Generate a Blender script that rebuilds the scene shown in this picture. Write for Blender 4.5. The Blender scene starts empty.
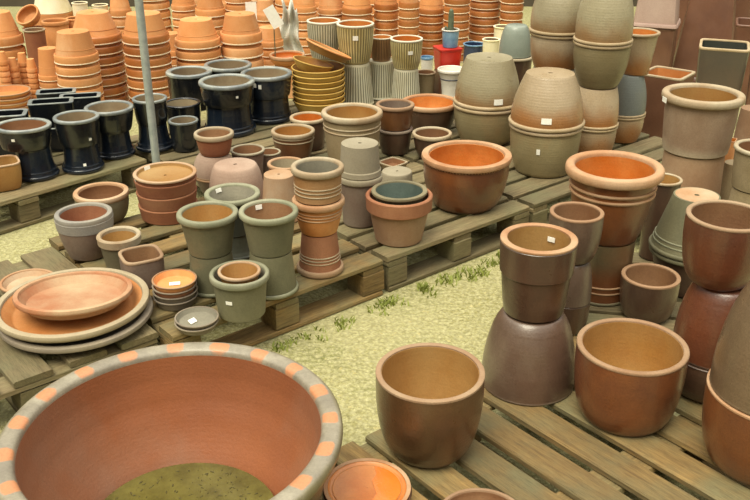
import bpy, math, random
from math import sin, cos, pi, radians, tan, atan

random.seed(7)
COL = bpy.context.scene.collection
HCAM, PITCH, FPX = 1.6, radians(25), 900.0
NADIR = 250 + FPX / tan(PITCH)

# ------------------------------------------------------------------ measuring
def on_plane(px, py, z):
    """ground-plan point seen at a photo pixel for a surface of height z"""
    h = HCAM - z
    Y = h / tan(PITCH + atan((py - 250) / FPX))
    d = Y * cos(PITCH) + h * sin(PITCH)
    return (px - 375) / FPX * d, Y

def depth(Y, z):
    return Y * cos(PITCH) + (HCAM - z) * sin(PITCH)

def height_at(Y, py):
    return HCAM - Y * tan(PITCH + atan((py - 250) / FPX))

def ring(Y, py, w, edge):
    """height and radius of a horizontal ring on an axis at distance Y"""
    r, z = 0.1, 0.3
    for _ in range(12):
        off = {'b': r, 'f': -r, 'c': 0}[edge]
        z = height_at(Y + off, py)
        r = w / 2 * depth(Y, z) / FPX
    return z, r

# ------------------------------------------------------------------ materials
def lin(c):
    c /= 255
    return c / 12.92 if c <= 0.04045 else ((c + 0.055) / 1.055) ** 2.4

def rgb(hx):
    hx = hx.lstrip('#')
    return tuple(lin(int(hx[i:i + 2], 16)) for i in (0, 2, 4)) + (1.0,)

BRIGHT = ('terracotta', 'terracotta_deep', 'terracotta_glossy', 'cream_clay', 'white_glaze', 'yellow_clay', 'black_glaze', 'black_rim', 'blue_black_glaze',
          'red_paint', 'orange_inside', 'blue_glaze', 'cream_grey', 'wet_glaze', 'lime_lip', 'jar_grey', 'jar_warm', 'jar_rim', 'jar_olive', 'planter_brown', 'planter_pink')
RIMS = ('orange_rim', 'buff_rim', 'pink_clay', 'terracotta_pale')

def tone(hx, name):
    """a clay colour, set a step deeper for all but the bright clays"""
    f, sat = (1, 1) if name in BRIGHT else (.85, .85) if name in RIMS else (.87, .95)
    c = [int(hx[i:i + 2], 16) for i in (0, 2, 4)]
    m = sum(c) / 3
    return tuple(lin(max(0, min(255, (m + (v - m) * sat) * f))) for v in c) + (1.0,)

class NT:
    def __init__(self, name):
        self.m = bpy.data.materials.new(name)
        self.m.use_nodes = True
        self.t = self.m.node_tree
        self.n = self.t.nodes
        self.b = self.n['Principled BSDF']
    def node(self, kind, **kw):
        o = self.n.new(kind)
        for k, v in kw.items():
            if k in o.inputs:
                o.inputs[k].default_value = v
            else:
                setattr(o, k, v)
        return o
    def link(self, a, b):
        self.t.links.new(a, b)
    def coords(self, scale=(1, 1, 1)):
        tc = self.node('ShaderNodeTexCoord')
        oi = self.node('ShaderNodeObjectInfo')
        ml = self.node('ShaderNodeVectorMath', operation='MULTIPLY')
        ml.inputs[1].default_value = scale
        self.link(tc.outputs['Object'], ml.inputs[0])
        sc = self.node('ShaderNodeVectorMath', operation='SCALE')
        sc.inputs['Scale'].default_value = 37.0
        cb = self.node('ShaderNodeCombineXYZ')
        for i in range(3):
            self.link(oi.outputs['Random'], cb.inputs[i])
        self.link(cb.outputs[0], sc.inputs[0])
        ad = self.node('ShaderNodeVectorMath', operation='ADD')
        self.link(ml.outputs[0], ad.inputs[0])
        self.link(sc.outputs[0], ad.inputs[1])
        return ad.outputs[0], oi.outputs['Random'], tc.outputs['Object']
    def noise(self, vec, scale, detail=4, rough=.55):
        o = self.node('ShaderNodeTexNoise', Scale=scale, Detail=detail, Roughness=rough)
        self.link(vec, o.inputs['Vector'])
        return o.outputs['Fac']
    def ramp(self, fac, stops):
        o = self.node('ShaderNodeValToRGB')
        e = o.color_ramp.elements
        while len(e) < len(stops):
            e.new(.5)
        for i, (p, c) in enumerate(stops):
            e[i].position = p
            e[i].color = rgb(c) if isinstance(c, str) else (c, c, c, 1)
        self.link(fac, o.inputs['Fac'])
        return o.outputs['Color']
    def mix(self, fac, a, b, mode='MIX'):
        o = self.node('ShaderNodeMix', data_type='RGBA', blend_type=mode)
        if isinstance(fac, (int, float)):
            o.inputs[0].default_value = fac
        else:
            self.link(fac, o.inputs[0])
        for s, v in ((6, a), (7, b)):
            if isinstance(v, (str, tuple)):
                o.inputs[s].default_value = rgb(v) if isinstance(v, str) else v
            else:
                self.link(v, o.inputs[s])
        return o.outputs[2]
    def bump(self, h, strength, dist=.002):
        o = self.node('ShaderNodeBump', Strength=strength, Distance=dist)
        self.link(h, o.inputs['Height'])
        self.link(o.outputs[0], self.b.inputs['Normal'])

MATS = {}
def clay(name, a, b, c=None, rough=.75, coat=0, sc=9, rings=.08, speck=.5, varied=.12, amount=.5, fade=None):
    """fired clay: two tones, patches of a third, throwing rings and specks"""
    n = NT(name)
    a, b, c = tone(a, name), tone(b, name), tone(c, name)
    vec, rnd, obj = n.coords()
    col = n.mix(n.ramp(n.noise(vec, sc), [(.3, 0.0), (.72, 1.0)]), a, b)
    if c:
        st = n.node('ShaderNodeVectorMath', operation='MULTIPLY')
        st.inputs[1].default_value = (1, 1, .7)
        n.link(vec, st.inputs[0])
        col = n.mix(n.ramp(n.noise(st.outputs[0], sc * .55, 5, .6), [(amount - .08, 0.0), (amount + .16, 1.0)]), col, c)
    if fade:           # glaze that turned another colour towards the lip in the kiln
        sp = n.node('ShaderNodeSeparateXYZ')
        n.link(obj, sp.inputs[0])
        wz = n.node('ShaderNodeMath', operation='MULTIPLY_ADD')
        n.link(n.noise(vec, 5, 4), wz.inputs[0])
        wz.inputs[1].default_value = .16
        n.link(sp.outputs['Z'], wz.inputs[2])
        mz = n.node('ShaderNodeMapRange', interpolation_type='SMOOTHSTEP')
        mz.inputs['From Min'].default_value, mz.inputs['From Max'].default_value = fade[1], fade[2]
        mz.inputs['To Min'].default_value, mz.inputs['To Max'].default_value = 1, 0
        n.link(wz.outputs[0], mz.inputs['Value'])
        col = n.mix(mz.outputs[0], col, fade[0])
    fine = n.noise(vec, 160, 3, .7)
    col = n.mix(speck, col, n.ramp(fine, [(.25, .62), (.6, 1.0)]), 'MULTIPLY')
    hv = n.node('ShaderNodeHueSaturation')
    mr = n.node('ShaderNodeMapRange')
    mr.inputs['To Min'].default_value = 1 - varied
    mr.inputs['To Max'].default_value = 1 + varied
    n.link(rnd, mr.inputs['Value'])
    n.link(mr.outputs[0], hv.inputs['Value'])
    n.link(col, hv.inputs['Color'])
    n.link(hv.outputs[0], n.b.inputs['Base Color'])
    rr = n.ramp(n.noise(vec, 14), [(.3, max(0, rough - .1)), (.7, min(1, rough + .1))])
    n.link(rr, n.b.inputs['Roughness'])
    n.b.inputs['Coat Weight'].default_value = coat
    n.b.inputs['Coat Roughness'].default_value = .22 if rough > .2 else .08
    wv = n.node('ShaderNodeTexWave', bands_direction='Z', Scale=26, Distortion=1.2, Detail=2)
    n.link(obj, wv.inputs['Vector'])
    ma = n.node('ShaderNodeMath', operation='MULTIPLY_ADD')
    n.link(wv.outputs['Fac'], ma.inputs[0])
    ma.inputs[1].default_value = rings
    n.link(fine, ma.inputs[2])
    n.bump(ma.outputs[0], .35, .0025)
    MATS[name] = n.m
    return n.m

clay('terracotta', 'D6965E', 'C9854C', 'E0AE80', rough=.8, sc=7, amount=.58, speck=.25)
clay('terracotta_deep', 'C07C42', 'B06C34', 'CC925C', rough=.6, sc=7, speck=.3)
clay('terracotta_pale', 'D8A87C', 'C8925F', 'E0BE98', rough=.85, sc=8, speck=.3)
clay('brick_clay', 'AA6A44', '98583A', 'B87E58', rough=.8, sc=8, speck=.4)
clay('pink_clay', 'B88C66', 'A47852', 'C4A27C', rough=.85, sc=7, speck=.35)
clay('buff_rim', 'CBB08A', 'B89870', 'D2C2A0', rough=.75, sc=12, speck=.4)
clay('orange_rim', 'CC9260', 'BE8050', 'D8AC80', rough=.7, sc=9, speck=.35)
clay('orange_inside', 'C4702A', 'B0601F', 'CF8A48', rough=.45, coat=.35, sc=8, speck=.3)
clay('amber_inside', 'C08A42', 'B07535', 'C79B5A', rough=.55, coat=.15, sc=6, speck=.35)
clay('brown_inside', '9A6A42', '8A5A38', 'AA8058', rough=.7, sc=7, speck=.4)
clay('pale_inside', 'A08A6A', '917858', 'B4A484', rough=.8, sc=7, speck=.4)
clay('grey_inside', '8F8A78', '7F796A', 'A39C86', rough=.8, sc=7, speck=.4)
clay('teal_inside', '56655F', '49574F', '6A7A70', rough=.4, coat=.4, sc=7, speck=.5)
clay('red_brown_glaze', '6E4026', '5E3622', '80522C', rough=.36, coat=.55, sc=6, speck=.5)
clay('rust_glaze', '84482A', '643C28', '96582C', rough=.36, coat=.55, sc=6, speck=.55)
clay('amber_brown_glaze', '6A4A2C', '523822', '7E4626', rough=.36, coat=.55, sc=6, speck=.55)
clay('purple_brown_glaze', '705444', '5E4838', '8A7664', rough=.36, coat=.55, sc=5, speck=.5)
clay('crimson_glaze', '7A3E26', '684434', '8C4E2C', rough=.36, coat=.55, sc=5, speck=.55)
clay('dark_brown_glaze', '5E4434', '4C382C', '6C4C38', rough=.36, coat=.55, sc=7, speck=.5)
clay('olive_grey', '8A8062', '766C50', '9A8E6C', rough=.7, sc=7, speck=.5)
clay('green_grey', '7C785A', '6A684C', '8E8866', rough=.7, sc=7, speck=.45)
clay('green_rim', '98987A', '84866A', 'A8A68A', rough=.65, sc=12, speck=.4)
clay('dark_green', '40423A', '363A30', '4E5042', rough=.55, coat=.2, sc=7, speck=.4)
clay('grey_clay', 'B2A68C', 'A0947A', 'BEB298', rough=.85, sc=7, speck=.4)
clay('purple_grey', '8C7262', '7A5E50', '9A8A78', rough=.75, sc=7, speck=.45)
clay('tan_ringed', 'A08C66', '907A56', 'B09C78', rough=.75, sc=7, speck=.5)
clay('jar_grey', 'A0977C', '8E8468', 'AEA48A', rough=.34, coat=.3, sc=4, speck=.5, rings=.3, fade=('8E6E4A', .08, .20))
clay('jar_warm', 'A89478', '9A8666', 'B4A288', rough=.34, coat=.3, sc=4, speck=.5, rings=.3, fade=('9C6A3C', .10, .22))
clay('jar_olive', '8E8262', '7E7050', '98704A', rough=.38, coat=.25, sc=4, speck=.5, rings=.3, amount=.58)
clay('jar_blue', '8A918C', '787F7C', '9A9484', rough=.5, coat=.2, sc=4, speck=.5, rings=.3)
clay('jar_rim', 'B09A78', '98845F', 'B8A488', rough=.6, sc=10, speck=.4)
clay('grey_brown_glaze', '8A7054', '766046', '9A8062', rough=.36, coat=.55, sc=5, speck=.5)
clay('chimney_clay', 'A8866A', '98765A', 'B89C80', rough=.85, sc=8, speck=.5, fade=('B8A68E', .06, .12))
clay('pale_pink_clay', 'B69884', 'A68672', 'C6AA96', rough=.85, sc=7, speck=.4)
clay('blue_grey_rim', 'A09C94', '8E8A84', 'B0A898', rough=.75, sc=9, speck=.45)
clay('tan_ridged_clay', 'B8844E', 'A87444', 'C49A6C', rough=.7, sc=8, speck=.4)
clay('ridged_glaze', '6A684E', '5C5A44', '7A5A3A', rough=.4, coat=.4, sc=6, speck=.5, fade=('6E4226', .16, .26))
clay('terracotta_glossy', 'AE6C38', '9C5A2A', 'BA7A46', rough=.42, coat=.3, sc=7, speck=.3)
clay('lime_lip', 'EAD8BA', 'E0C8A2', 'F0E2CA', rough=.8, sc=14, speck=.2)
clay('wet_glaze', 'C4681C', 'B85E16', 'CC7426', rough=.2, coat=.5, sc=8, speck=.1, rings=0)
clay('black_glaze', '14161A', '0E1014', '1A1E24', rough=.14, coat=.6, sc=6, speck=.2, rings=.1, varied=.05)
clay('black_rim', '8A9090', '5A6266', 'A0A49C', rough=.35, coat=.4, sc=16, speck=.4)
clay('blue_black_glaze', '141C28', '101620', '1C2530', rough=.14, coat=.6, sc=6, speck=.2, rings=.1, varied=.05)
clay('yellow_clay', 'C9A24A', 'BA9040', 'D4B466', rough=.65, sc=8, speck=.3)
clay('cream_clay', 'EADFB8', 'E0D09C', 'F0E8CC', rough=.7, sc=8, speck=.2)
clay('cream_grey', 'CFC9B4', 'BFB8A2', 'D8D4C4', rough=.6, sc=8, speck=.25)
clay('planter_brown', '6E4A38', '5E4032', '7C5844', rough=.4, coat=.25, sc=4, speck=.4, rings=0)
clay('planter_grey', '665C4C', '584F44', '725C48', rough=.45, coat=.25, sc=4, speck=.4, rings=0)
clay('planter_pink', 'A88C80', '9A7E72', 'B49C90', rough=.6, sc=4, speck=.4, rings=0)
clay('red_paint', 'C22A1C', 'B02016', 'CE3A26', rough=.4, coat=.3, sc=9, speck=.2)
clay('blue_glaze', '3F78A8', '2F5F90', '8FB4CC', rough=.3, coat=.4, sc=14, speck=.2)
clay('blue_stripe', '2B3A5C', '24304E', '34466C', rough=.3, coat=.4, sc=10, speck=.2)
clay('white_glaze', 'E4E0D4', 'D8D4C8', 'ECE8DE', rough=.3, coat=.4, sc=9, speck=.2)
clay('teal_grey', 'A2AC9E', '8E9A8E', 'B0B6A6', rough=.4, coat=.3, sc=6, speck=.3)
clay('bowl_glaze', 'B46C42', 'A05E3C', 'A88068', rough=.45, coat=.2, sc=3.2, speck=.35, varied=.02)
clay('bowl_outside', '7E7450', '6C6244', '8C8464', rough=.5, coat=.25, sc=6, speck=.6, varied=.02)
clay('saucer_cream', 'BCAA8A', 'AC9876', 'C8B898', rough=.75, sc=8, speck=.4)
clay('saucer_pink', 'C6845A', 'B4724A', 'D2B088', rough=.75, sc=6, speck=.35)
clay('grey_saucer', '948674', '82746A', 'A4967E', rough=.8, sc=8, speck=.5)

def patched_rim():
    """grey glaze with bare orange patches at even steps around the lip"""
    n = NT('bowl_rim')
    tc = n.node('ShaderNodeTexCoord')
    o = tc.outputs['Object']
    sp = n.node('ShaderNodeSeparateXYZ')
    n.link(o, sp.inputs[0])
    def M(op, a, b=None, c=None):
        q = n.node('ShaderNodeMath', operation=op)
        for i, v in enumerate((a, b, c)):
            if v is None:
                continue
            if isinstance(v, (int, float)):
                q.inputs[i].default_value = v
            else:
                n.link(v, q.inputs[i])
        return q.outputs[0]
    wob = n.noise(o, 11, 3)
    fr = M('FRACT', M('ADD', M('MULTIPLY', M('ARCTAN2', sp.outputs['Y'], sp.outputs['X']), 19 / (2 * pi)), M('MULTIPLY', wob, .35)))
    d = M('ABSOLUTE', M('SUBTRACT', fr, .5))
    rad = M('SQRT', M('ADD', M('POWER', sp.outputs['X'], 2.0), M('POWER', sp.outputs['Y'], 2.0)))
    rd = M('ABSOLUTE', M('SUBTRACT', rad, .344))
    e2 = M('ADD', M('POWER', M('MULTIPLY', d, 4.3), 4.0), M('POWER', M('MULTIPLY', rd, 1 / .021), 4.0))
    fac = n.ramp(M('ADD', e2, M('MULTIPLY', n.noise(o, 60, 3), .5)), [(.55, 1.0), (.98, 0.0)])
    col = n.mix(n.ramp(n.noise(o, 16, 5, .65), [(.3, 0.0), (.7, 1.0)]), '7C7464', '9E9684')
    col = n.mix(n.ramp(n.noise(o, 5, 4), [(.45, 0.0), (.7, 1.0)]), col, '787064')
    col = n.mix(n.ramp(M('ADD', rad, M('MULTIPLY', wob, .02)), [(.372, 0.0), (.382, 1.0)]), col, '7A7252')
    col = n.mix(fac, col, 'BC8058')
    col = n.mix(.5, col, n.ramp(n.noise(o, 150, 3, .7), [(.25, .6), (.6, 1.0)]), 'MULTIPLY')
    n.link(col, n.b.inputs['Base Color'])
    n.b.inputs['Roughness'].default_value = .5
    n.b.inputs['Coat Weight'].default_value = .2
    MATS['bowl_rim'] = n.m
patched_rim()

def plain(name, hx, rough=.6, metal=0, hx2=None, scale=20, bump=0):
    n = NT(name)
    vec, rnd, obj = n.coords()
    col = n.mix(n.ramp(n.noise(vec, scale), [(.3, 0.0), (.7, 1.0)]), hx, hx2 or hx)
    n.link(col, n.b.inputs['Base Color'])
    n.b.inputs['Roughness'].default_value = rough
    n.b.inputs['Metallic'].default_value = metal
    if bump:
        n.bump(n.noise(vec, scale * 4), bump, .002)
    MATS[name] = n.m
plain('sticker', 'F6F4EC', .6, 0, 'ECEADF', 60)  # also the white of the highlights painted on black pots
plain('galvanised', 'B9C0BC', .45, .35, '9CA6A4', 30)
plain('hole', '1A120C', .9)
plain('grass_blade', '6F7A2C', .7, 0, '8C9444', 9)
plain('cactus', '4E5A40', .7, 0, '68705A', 40)
plain('sheeting', 'D4D2C6', .5, 0, 'BDBCB2', 12)
plain('litter', '3A3418', .8, 0, '5A5228', 60)
plain('stone', '9E9460', .9, 0, 'BAB080', 30)

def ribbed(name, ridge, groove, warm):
    """colour over vertical ribs: pale on the ribs, dark in the grooves"""
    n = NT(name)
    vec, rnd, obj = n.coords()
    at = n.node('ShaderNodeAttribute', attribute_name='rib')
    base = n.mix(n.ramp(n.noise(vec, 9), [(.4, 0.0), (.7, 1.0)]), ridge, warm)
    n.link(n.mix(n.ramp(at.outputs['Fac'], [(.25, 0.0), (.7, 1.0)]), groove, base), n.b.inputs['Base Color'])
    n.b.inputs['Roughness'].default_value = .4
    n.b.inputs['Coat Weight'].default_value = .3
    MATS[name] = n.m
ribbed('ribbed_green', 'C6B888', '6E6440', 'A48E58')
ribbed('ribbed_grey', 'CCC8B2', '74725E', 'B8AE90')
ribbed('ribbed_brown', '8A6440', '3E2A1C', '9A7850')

def wood(name, a, b, c):
    n = NT(name)
    vec, rnd, obj = n.coords((1.2, 14, 14))
    v2, _, _ = n.coords()
    g = n.noise(vec, 6, 6, .65)
    col = n.mix(n.ramp(g, [(.3, 0.0), (.68, 1.0)]), a, b)
    col = n.mix(n.ramp(n.noise(v2, 5, 5, .6), [(.42, 0.0), (.68, 1.0)]), col, c)
    col = n.mix(.7, col, n.ramp(n.noise(vec, 22, 3, .7), [(.3, .5), (.55, 1.0)]), 'MULTIPLY')
    hv = n.node('ShaderNodeHueSaturation')
    mr = n.node('ShaderNodeMapRange')
    mr.inputs['To Min'].default_value = .62
    mr.inputs['To Max'].default_value = 1.18
    n.link(rnd, mr.inputs['Value'])
    n.link(mr.outputs[0], hv.inputs['Value'])
    n.link(col, hv.inputs['Color'])
    n.link(hv.outputs[0], n.b.inputs['Base Color'])
    n.b.inputs['Roughness'].default_value = .85
    n.bump(g, .6, .004)
    MATS[name] = n.m
wood('wood_warm', '9A7E4C', '725A36', '7A7250')
wood('wood_grey', '8C7C5A', '685A3E', '767050')

def ground_mat():
    n = NT('mossy_gravel')
    tc = n.node('ShaderNodeTexCoord')
    v = tc.outputs['Object']
    col = n.mix(n.ramp(n.noise(v, 1.3, 5), [(.38, 0.0), (.62, 1.0)]), '928C56', 'B0AA7A')
    col = n.mix(n.ramp(n.noise(v, 2.6, 6, .65), [(.52, 0.0), (.72, 1.0)]), col, '76783C')
    col = n.mix(n.ramp(n.noise(v, 55, 4, .7), [(.4, 0.0), (.62, 1.0)]), col, 'BEB88A')
    vo = n.node('ShaderNodeTexVoronoi', Scale=90)
    n.link(v, vo.inputs['Vector'])
    col = n.mix(.6, col, n.ramp(vo.outputs['Distance'], [(.1, 1.0), (.75, .55)]), 'MULTIPLY')
    n.link(col, n.b.inputs['Base Color'])
    n.b.inputs['Roughness'].default_value = .95
    ad = n.node('ShaderNodeMath', operation='SUBTRACT')
    n.link(n.noise(v, 60, 5, .7), ad.inputs[0])
    n.link(vo.outputs['Distance'], ad.inputs[1])
    n.bump(ad.outputs[0], .7, .008)
    MATS['ground'] = n.m
ground_mat()

def water_mat():
    n = NT('murky_water')
    vec, rnd, obj = n.coords()
    col = n.mix(n.ramp(n.noise(vec, 14, 6, .7), [(.35, 0.0), (.65, 1.0)]), '4C461E', '66602E')
    n.link(col, n.b.inputs['Base Color'])
    n.b.inputs['Roughness'].default_value = .12
    MATS['water'] = n.m
water_mat()

# ------------------------------------------------------------------ mesh tools
def link_mesh(name, verts, faces, mats, parent=None, idx=None, angle=38, attr=None):
    me = bpy.data.meshes.new(name)
    me.from_pydata(verts, [], faces)
    for m in mats:
        me.materials.append(MATS[m])
    if idx:
        me.polygons.foreach_set('material_index', idx)
    me.polygons.foreach_set('use_smooth', [True] * len(me.polygons))
    if attr:
        a = me.attributes.new('rib', 'FLOAT', 'POINT')
        a.data.foreach_set('value', attr)
    me.update()
    me.set_sharp_from_angle(angle=radians(angle))
    o = bpy.data.objects.new(name, me)
    COL.objects.link(o)
    if parent:
        o.parent = parent
    return o

def shape_fn(kind, asp=1.0):
    """radius multiplier and x-stretch for round, square, oval and lens plans"""
    if kind == 'round':
        return lambda a: 1.0
    if kind == 'square':
        return lambda a: (abs(cos(a)) ** 10 + abs(sin(a)) ** 10) ** (-.1)
    if kind == 'soft':
        return lambda a: (abs(cos(a)) ** 4 + abs(sin(a)) ** 4) ** (-.25)
    if kind == 'lens':
        return lambda a: (abs(cos(a)) ** 1.15 + abs(sin(a)) ** 1.15) ** (-1 / 1.15)
    raise KeyError(kind)

class Lathe:
    def __init__(self, seg=48, shape='round', asp=1.0, wob=.004, rot=0, ribs=0):
        self.seg, self.asp, self.rot, self.ribs = seg, asp, rot, ribs
        self.f = shape_fn(shape)
        self.ph = random.uniform(0, 6.28)
        self.wob = wob if shape == 'round' else 0
    def p(self, a, r, z, rib=0):
        k = r * self.f(a) * (1 + self.wob * sin(2 * a + self.ph) + self.wob * .5 * sin(3 * a + 2 * self.ph))
        k *= 1 + rib
        x, y = k * cos(a) * self.asp, k * sin(a)
        c, s = cos(self.rot), sin(self.rot)
        return (x * c - y * s, x * s + y * c, z)
    def loop(self, name, prof, mats, parent, split=None, flip=None, angle=38, ribz=None):
        """closed profile loop [(r,z)...] turned about the axis; split: profile index from which material 1 is used"""
        if flip is not None:
            prof = [(r, flip - z) for r, z in prof][::-1]
            if split is not None:
                split = len(prof) - 1 - split
        n, S = len(prof), self.seg
        area = sum(prof[i][0] * prof[(i + 1) % n][1] - prof[(i + 1) % n][0] * prof[i][1] for i in range(n))
        verts, attr = [], []
        for j in range(S):
            a = 2 * pi * j / S
            for i, (r, z) in enumerate(prof):
                rib = 0
                val = 1.0
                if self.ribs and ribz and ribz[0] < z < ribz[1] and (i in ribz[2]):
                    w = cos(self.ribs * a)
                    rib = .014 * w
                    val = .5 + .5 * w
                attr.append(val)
                verts.append(self.p(a, r, z, rib))
        faces, idx = [], []
        for j in range(S):
            k = (j + 1) % S
            for i in range(n):
                l = (i + 1) % n
                q = (j * n + i, k * n + i, k * n + l, j * n + l)
                faces.append(q if area > 0 else q[::-1])
                if split is None:
                    idx.append(0)
                elif flip is None:
                    idx.append(1 if i >= split else 0)
                else:
                    idx.append(1 if i < split else 0)
        return link_mesh(name, verts, faces, mats, parent, idx, angle, attr if self.ribs else None)

def empty(name, loc):
    o = bpy.data.objects.new(name, None)
    o.empty_display_size = .05
    o.location = loc
    COL.objects.link(o)
    return o

def tag(o, label, cat, group=None, kind=None):
    o['label'] = label
    o['category'] = cat
    if group:
        o['group'] = group
    if kind:
        o['kind'] = kind
    return o

def copy_tree(o, parent=None):
    c = o.copy()
    COL.objects.link(c)
    c.parent = parent
    for ch in o.children:
        copy_tree(ch, c)
    return c

STYLES = {
    'straight': [(0, 0), (.03, .03), (.25, .25), (.5, .5), (.75, .75), (1, 1)],
    'cup': [(0, 0), (.015, .12), (.05, .30), (.12, .50), (.22, .68), (.35, .82), (.5, .92), (.68, .985), (.85, 1.0), (1, .985)],
    'dome': [(0, 0), (.01, .1), (.04, .22), (.12, .42), (.22, .58), (.35, .73), (.5, .86), (.68, .96), (.85, 1.0), (1, 1.0)],
    'barrel': [(0, 0), (.03, .10), (.12, .36), (.24, .64), (.38, .88), (.52, 1.03), (.66, 1.09), (.8, 1.08), (.92, 1.02), (1, .97)],
    'round_jar': [(0, 0), (.03, .10), (.12, .30), (.24, .54), (.38, .76), (.52, .91), (.66, 1.0), (.8, 1.04), (.92, 1.02), (1, .97)],
    'jar': [(0, 0), (.03, .06), (.12, .21), (.24, .40), (.38, .60), (.52, .77), (.66, .90), (.8, .985), (.92, 1.0), (1, .96)],
    'bowl': [(0, 0), (.03, .14), (.1, .36), (.2, .57), (.34, .77), (.5, .91), (.66, 1.0), (.8, 1.02), (.92, .99), (1, .95)],
    'wide': [(0, 0), (.03, .08), (.15, .30), (.3, .52), (.5, .74), (.7, .9), (.85, .97), (1, 1)],
    'flare': [(0, 0), (.05, -.02), (.3, .05), (.55, .2), (.75, .45), (.9, .78), (1, 1)],
    'tub': [(0, 0), (.03, .3), (.15, .5), (.4, .72), (.7, .92), (1, 1)],
}
def g_of(style, t):
    s = STYLES[style]
    for (a, b), (c, d) in zip(s, s[1:]):
        if t <= c:
            return b + (d - b) * (t - a) / (c - a)
    return s[-1][1]

COLN = [0]
FIXED = set()
def newcol():
    COLN[0] += 1
REG = []      # plan of what stands where: (object, x, y, z0, z1, radius function)

def make_pot(name, label, cat, x, y, z0, h, rb, rr, style='straight', inv=False, rim=('roll', .12, .07, .16),
             mats=('terracotta', 'terracotta', 'terracotta'), ridges=(), stickers=(), seg=48, shape='round', asp=1.0,
             rot=0, group=None, ribs=0, beads=0, hole=None, base_lip=None, tilt=None, rimless=False, collar=None, minwall=.004, lip=None, base=None):
    t = empty(name, (x, y, z0))
    tag(t, label, cat, group)
    L = Lathe(seg, shape, asp, .004, rot, ribs)
    kind, hr, p, tk = rim[0], rim[1] * rr, rim[2] * rr, rim[3] * rr
    hr = min(hr, h * .45)
    rtop = rr - p
    R = lambda tt: rb + (rtop - rb) * g_of(style, tt)
    fl = min(max(.012, .05 * h), .3 * h)
    zt = h - hr * .45 if kind != 'plain' else h - hr * .6
    wall = max(minwall, tk - p)
    if hole is None:
        hole = .10 * rb if inv else .05 * rb
    samples = sorted(set([s[0] for s in STYLES[style]] + [i / 14 for i in range(15)]))
    out = [(R(s), s * zt) for s in samples]
    if not inv:
        out[0] = (R(0) - .004 if R(0) > .03 else R(0), 0)
        out.insert(1, (R(0), .004))
    inn = [(max(hole + .004, R(s) - wall), max(fl, s * zt)) for s in samples if s * zt > fl]
    inn = [(max(hole + .004, R(fl / zt) - wall * 1.2), fl)] + inn
    prof = [(hole, 0)] + out + inn[::-1] + [(hole, fl)]
    split = len(out)
    ob = set(range(1, len(out) + 1))
    flip = h if inv else None
    rz = None
    if ribs:
        n = len(prof)
        ok = ob if not inv else {n - 1 - i for i in ob}
        lo, hi = .04 * h, h - hr
        rz = (lo, hi, ok) if not inv else (h - hi, h - lo, ok)
    body = L.loop('body', prof, [mats[0], mats[2]], t, split, flip, ribz=rz)
    if not rimless:
        ro, ri, z1, z2 = rr, rr - tk, h - hr, h
        pr = []
        if kind in ('roll', 'plain'):
            N = 14
            for i in range(N):
                a = 2 * pi * i / N
                ex = .65
                ca, sa = cos(a), sin(a)
                pr.append(((ro + ri) / 2 + (ro - ri) / 2 * math.copysign(abs(ca) ** ex, ca),
                           (z1 + z2) / 2 + (z2 - z1) / 2 * math.copysign(abs(sa) ** ex, sa)))
        else:
            bv = min(.12 * hr, .25 * tk)
            if kind == 'band':
                pr = [(ri, z1 + .3 * hr), (rtop - .002, z1), (ro - p * .3 - bv, z1), (ro - p * .3, z1 + bv), (ro, z2 - bv), (ro - bv, z2), (ri + bv, z2), (ri, z2 - bv)]
            else:   # flat: a broad lip lying flat
                pr = [(ri, z1), (rtop, z1), (ro - bv, z1 + hr * .15), (ro, z1 + hr * .5), (ro - bv, z2 - hr * .1), (ro - tk * .35, z2), (ri + bv, z2 - hr * .05), (ri, z2 - hr * .25)]
        L.loop('rim', pr, [mats[1]], t, None, flip)
    if base:
        L.loop('base', [(hole + .001, -.0007), (rb * .93, -.0007), (rb * .9, .002), (hole + .001, .002)], [base], t, None, flip)
    if lip:
        L.loop('lip', [(rr - .4 * tk, h - .16 * hr), (rr + .0008, h - .15 * hr), (rr + .0014, h - .04 * hr), (rr - .4 * tk, h - .0008)], [lip], t, None, flip)
    if collar:
        q, z1c, z2c = collar[1] * rr, collar[0] * zt, h - hr * .8
        b = min(.004, q * .5)
        L.loop('collar', [(R(collar[0]) - .002, z1c), (R(collar[0]) + q - b, z1c), (R(collar[0]) + q, z1c + b), (rr, z2c - b), (rr - b, z2c), (rtop - .003, z2c)], [collar[2]], t, None, flip)
    for (tt, pw, pm) in ridges:
        rc, zc, q = R(tt), tt * zt, pw * rr
        pr = [(rc - q, zc - q * 1.2), (rc + q * .6, zc - q), (rc + q, zc), (rc + q * .6, zc + q), (rc - q, zc + q * 1.2)]
        L.loop('ridge', pr, [pm], t, None, flip)
    if beads:
        vs, fs = [], []
        zc, rc = zt * beads[1], R(beads[1]) + .001
        for i in range(beads[0]):
            a = 2 * pi * i / beads[0]
            cx, cy, _ = L.p(a, rc, 0)
            q = beads[2]
            b = len(vs)
            for (dx, dy, dz) in ((1, 0, 0), (-1, 0, 0), (0, 1, 0), (0, -1, 0), (0, 0, 1), (0, 0, -1)):
                vs.append((cx + dx * q, cy + dy * q, zc + dz * q))
            for f in ((0, 2, 4), (2, 1, 4), (1, 3, 4), (3, 0, 4), (2, 0, 5), (1, 2, 5), (3, 1, 5), (0, 3, 5)):
                fs.append(tuple(b + k for k in f))
        link_mesh('beading', vs, fs, [mats[1]], t)
    tocam = math.atan2(-y, -x) - rot
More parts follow.
